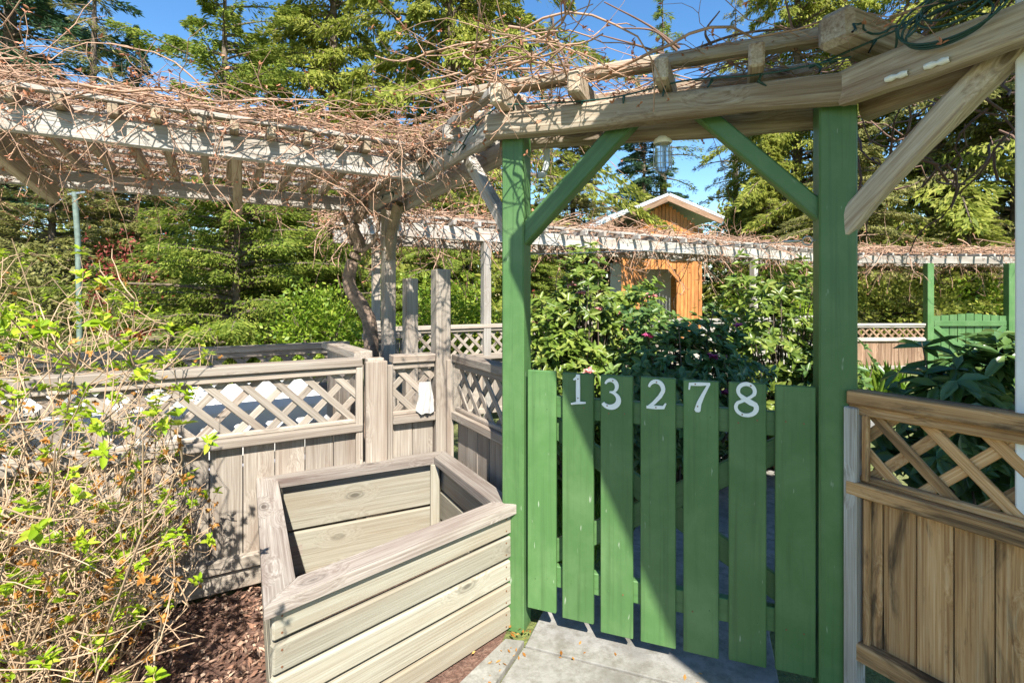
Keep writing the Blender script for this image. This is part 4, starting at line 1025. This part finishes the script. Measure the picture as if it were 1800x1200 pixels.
cg += [np.array([(lc.x + .038 * math.cos(a), lc.y + .038 * math.sin(a), z) for a in np.linspace(0, 6.2832, 17)]) for z in (2.02, 1.975)]
tubeobj('cage', cg, [.0018] * len(cg), IRON, lp)
pc = thing('conduit_pipe', gpt(.07, 1.98, .1), 'short grey conduit elbow behind the sunlit post', 'pipe')
tubeobj('pipe', [curve([gpt(.10, 2.10, .12), gpt(.10, 2.03, .12), gpt(.085, 1.985, .12), gpt(.06, 1.975, .10)], 5)], [.014], plain('conduit_grey', (.5, .52, .54), .5), pc, sides=8)
po = thing('thin_pole', at(140, 480, 7), 'thin green metal pole behind the covered walk', 'pole')
b_ = at(142, 480, 7); b_.z = 0
tubeobj('shaft', [np.array([tuple(b_), tuple(at(137, 420, 7)), tuple(at(131, 338, 7))])], [.034], plain('pole_green', (.13, .17, .14), .6, var=.3), po, sides=8)
board('crossbar', at(120, 342, 7), at(150, 338, 7), .03, .03, IRON, po)

# nail heads on pickets and planter boards, one small disc each
def nail(p, nrm, parent, r_=.0032, mat=SCREW):
    k = 'nail_%s_%.4f' % (mat.name, r_); m_ = bpy.data.meshes.get(k)
    if not m_:
        vs = [(r_ * math.cos(i * math.pi / 4), r_ * math.sin(i * math.pi / 4), z) for z in (0, .0015) for i in range(8)]
        m_ = bpy.data.meshes.new(k); m_.from_pydata(vs, [], [tuple(range(8, 16))] + [(i, (i + 1) % 8, 8 + (i + 1) % 8, 8 + i) for i in range(8)]); m_.materials.append(mat)
    q = V(nrm).to_track_quat('Z', 'Y').to_matrix().to_4x4(); q.translation = V(p); place(bpy.data.objects.new('screw', m_), q, parent)
for (s0, s1, zt) in boards_c:
    for z in (.97, .26):
        for u in (.28, .72): nail(gpt(s0 + (s1 - s0) * u + random.uniform(-.006, .006), z + random.uniform(-.02, .02), -.0455), -GN, gate, .003, GREEN if random.random() < .7 else SCREW)
dF = (FR - FL).normalized(); nF = V((dF.y, -dF.x, 0)); hF = (ZP - .04) / 5
for i in range(5):
    for u in (.03, .965):
        for dz in (-.025, .025): nail(FL + dF * ((FR - FL).length * u) + nF * .0005 + UP * (.012 + hF * (i + .5) + dz), nF, pt, .0035)
# fallen scraps on the path
r = np.random.default_rng(77); n = 110
ss = r.uniform(-.25, 1.0, n); dd_ = -r.random(n) ** 1.5 * .9 - .05; edge = r.random(n) < .55
ss = np.where(edge, .04 + r.normal(0, .03, n), ss)
c = np.array([(*gp(a_, b_), .031) for a_, b_ in zip(ss, dd_)]); a = r.uniform(0, 6.28, n); l = r.uniform(.004, .018, n)
d = np.stack([np.cos(a), np.sin(a), r.normal(0, .15, n)], 1); q = np.stack([-np.sin(a), np.cos(a), r.normal(0, .3, n)], 1)
v = np.stack([c - d * l[:, None], c + q * l[:, None] * .35, c + d * l[:, None], c - q * l[:, None] * .35], 1).reshape(-1, 3)
tag(meshobj('leaf_litter', mesh_np('leaf_litter', v, np.arange(4 * n).reshape(-1, 4)), L_DRY), 'scraps of dry brown litter along the path joints', 'leaf litter', kind='stuff')
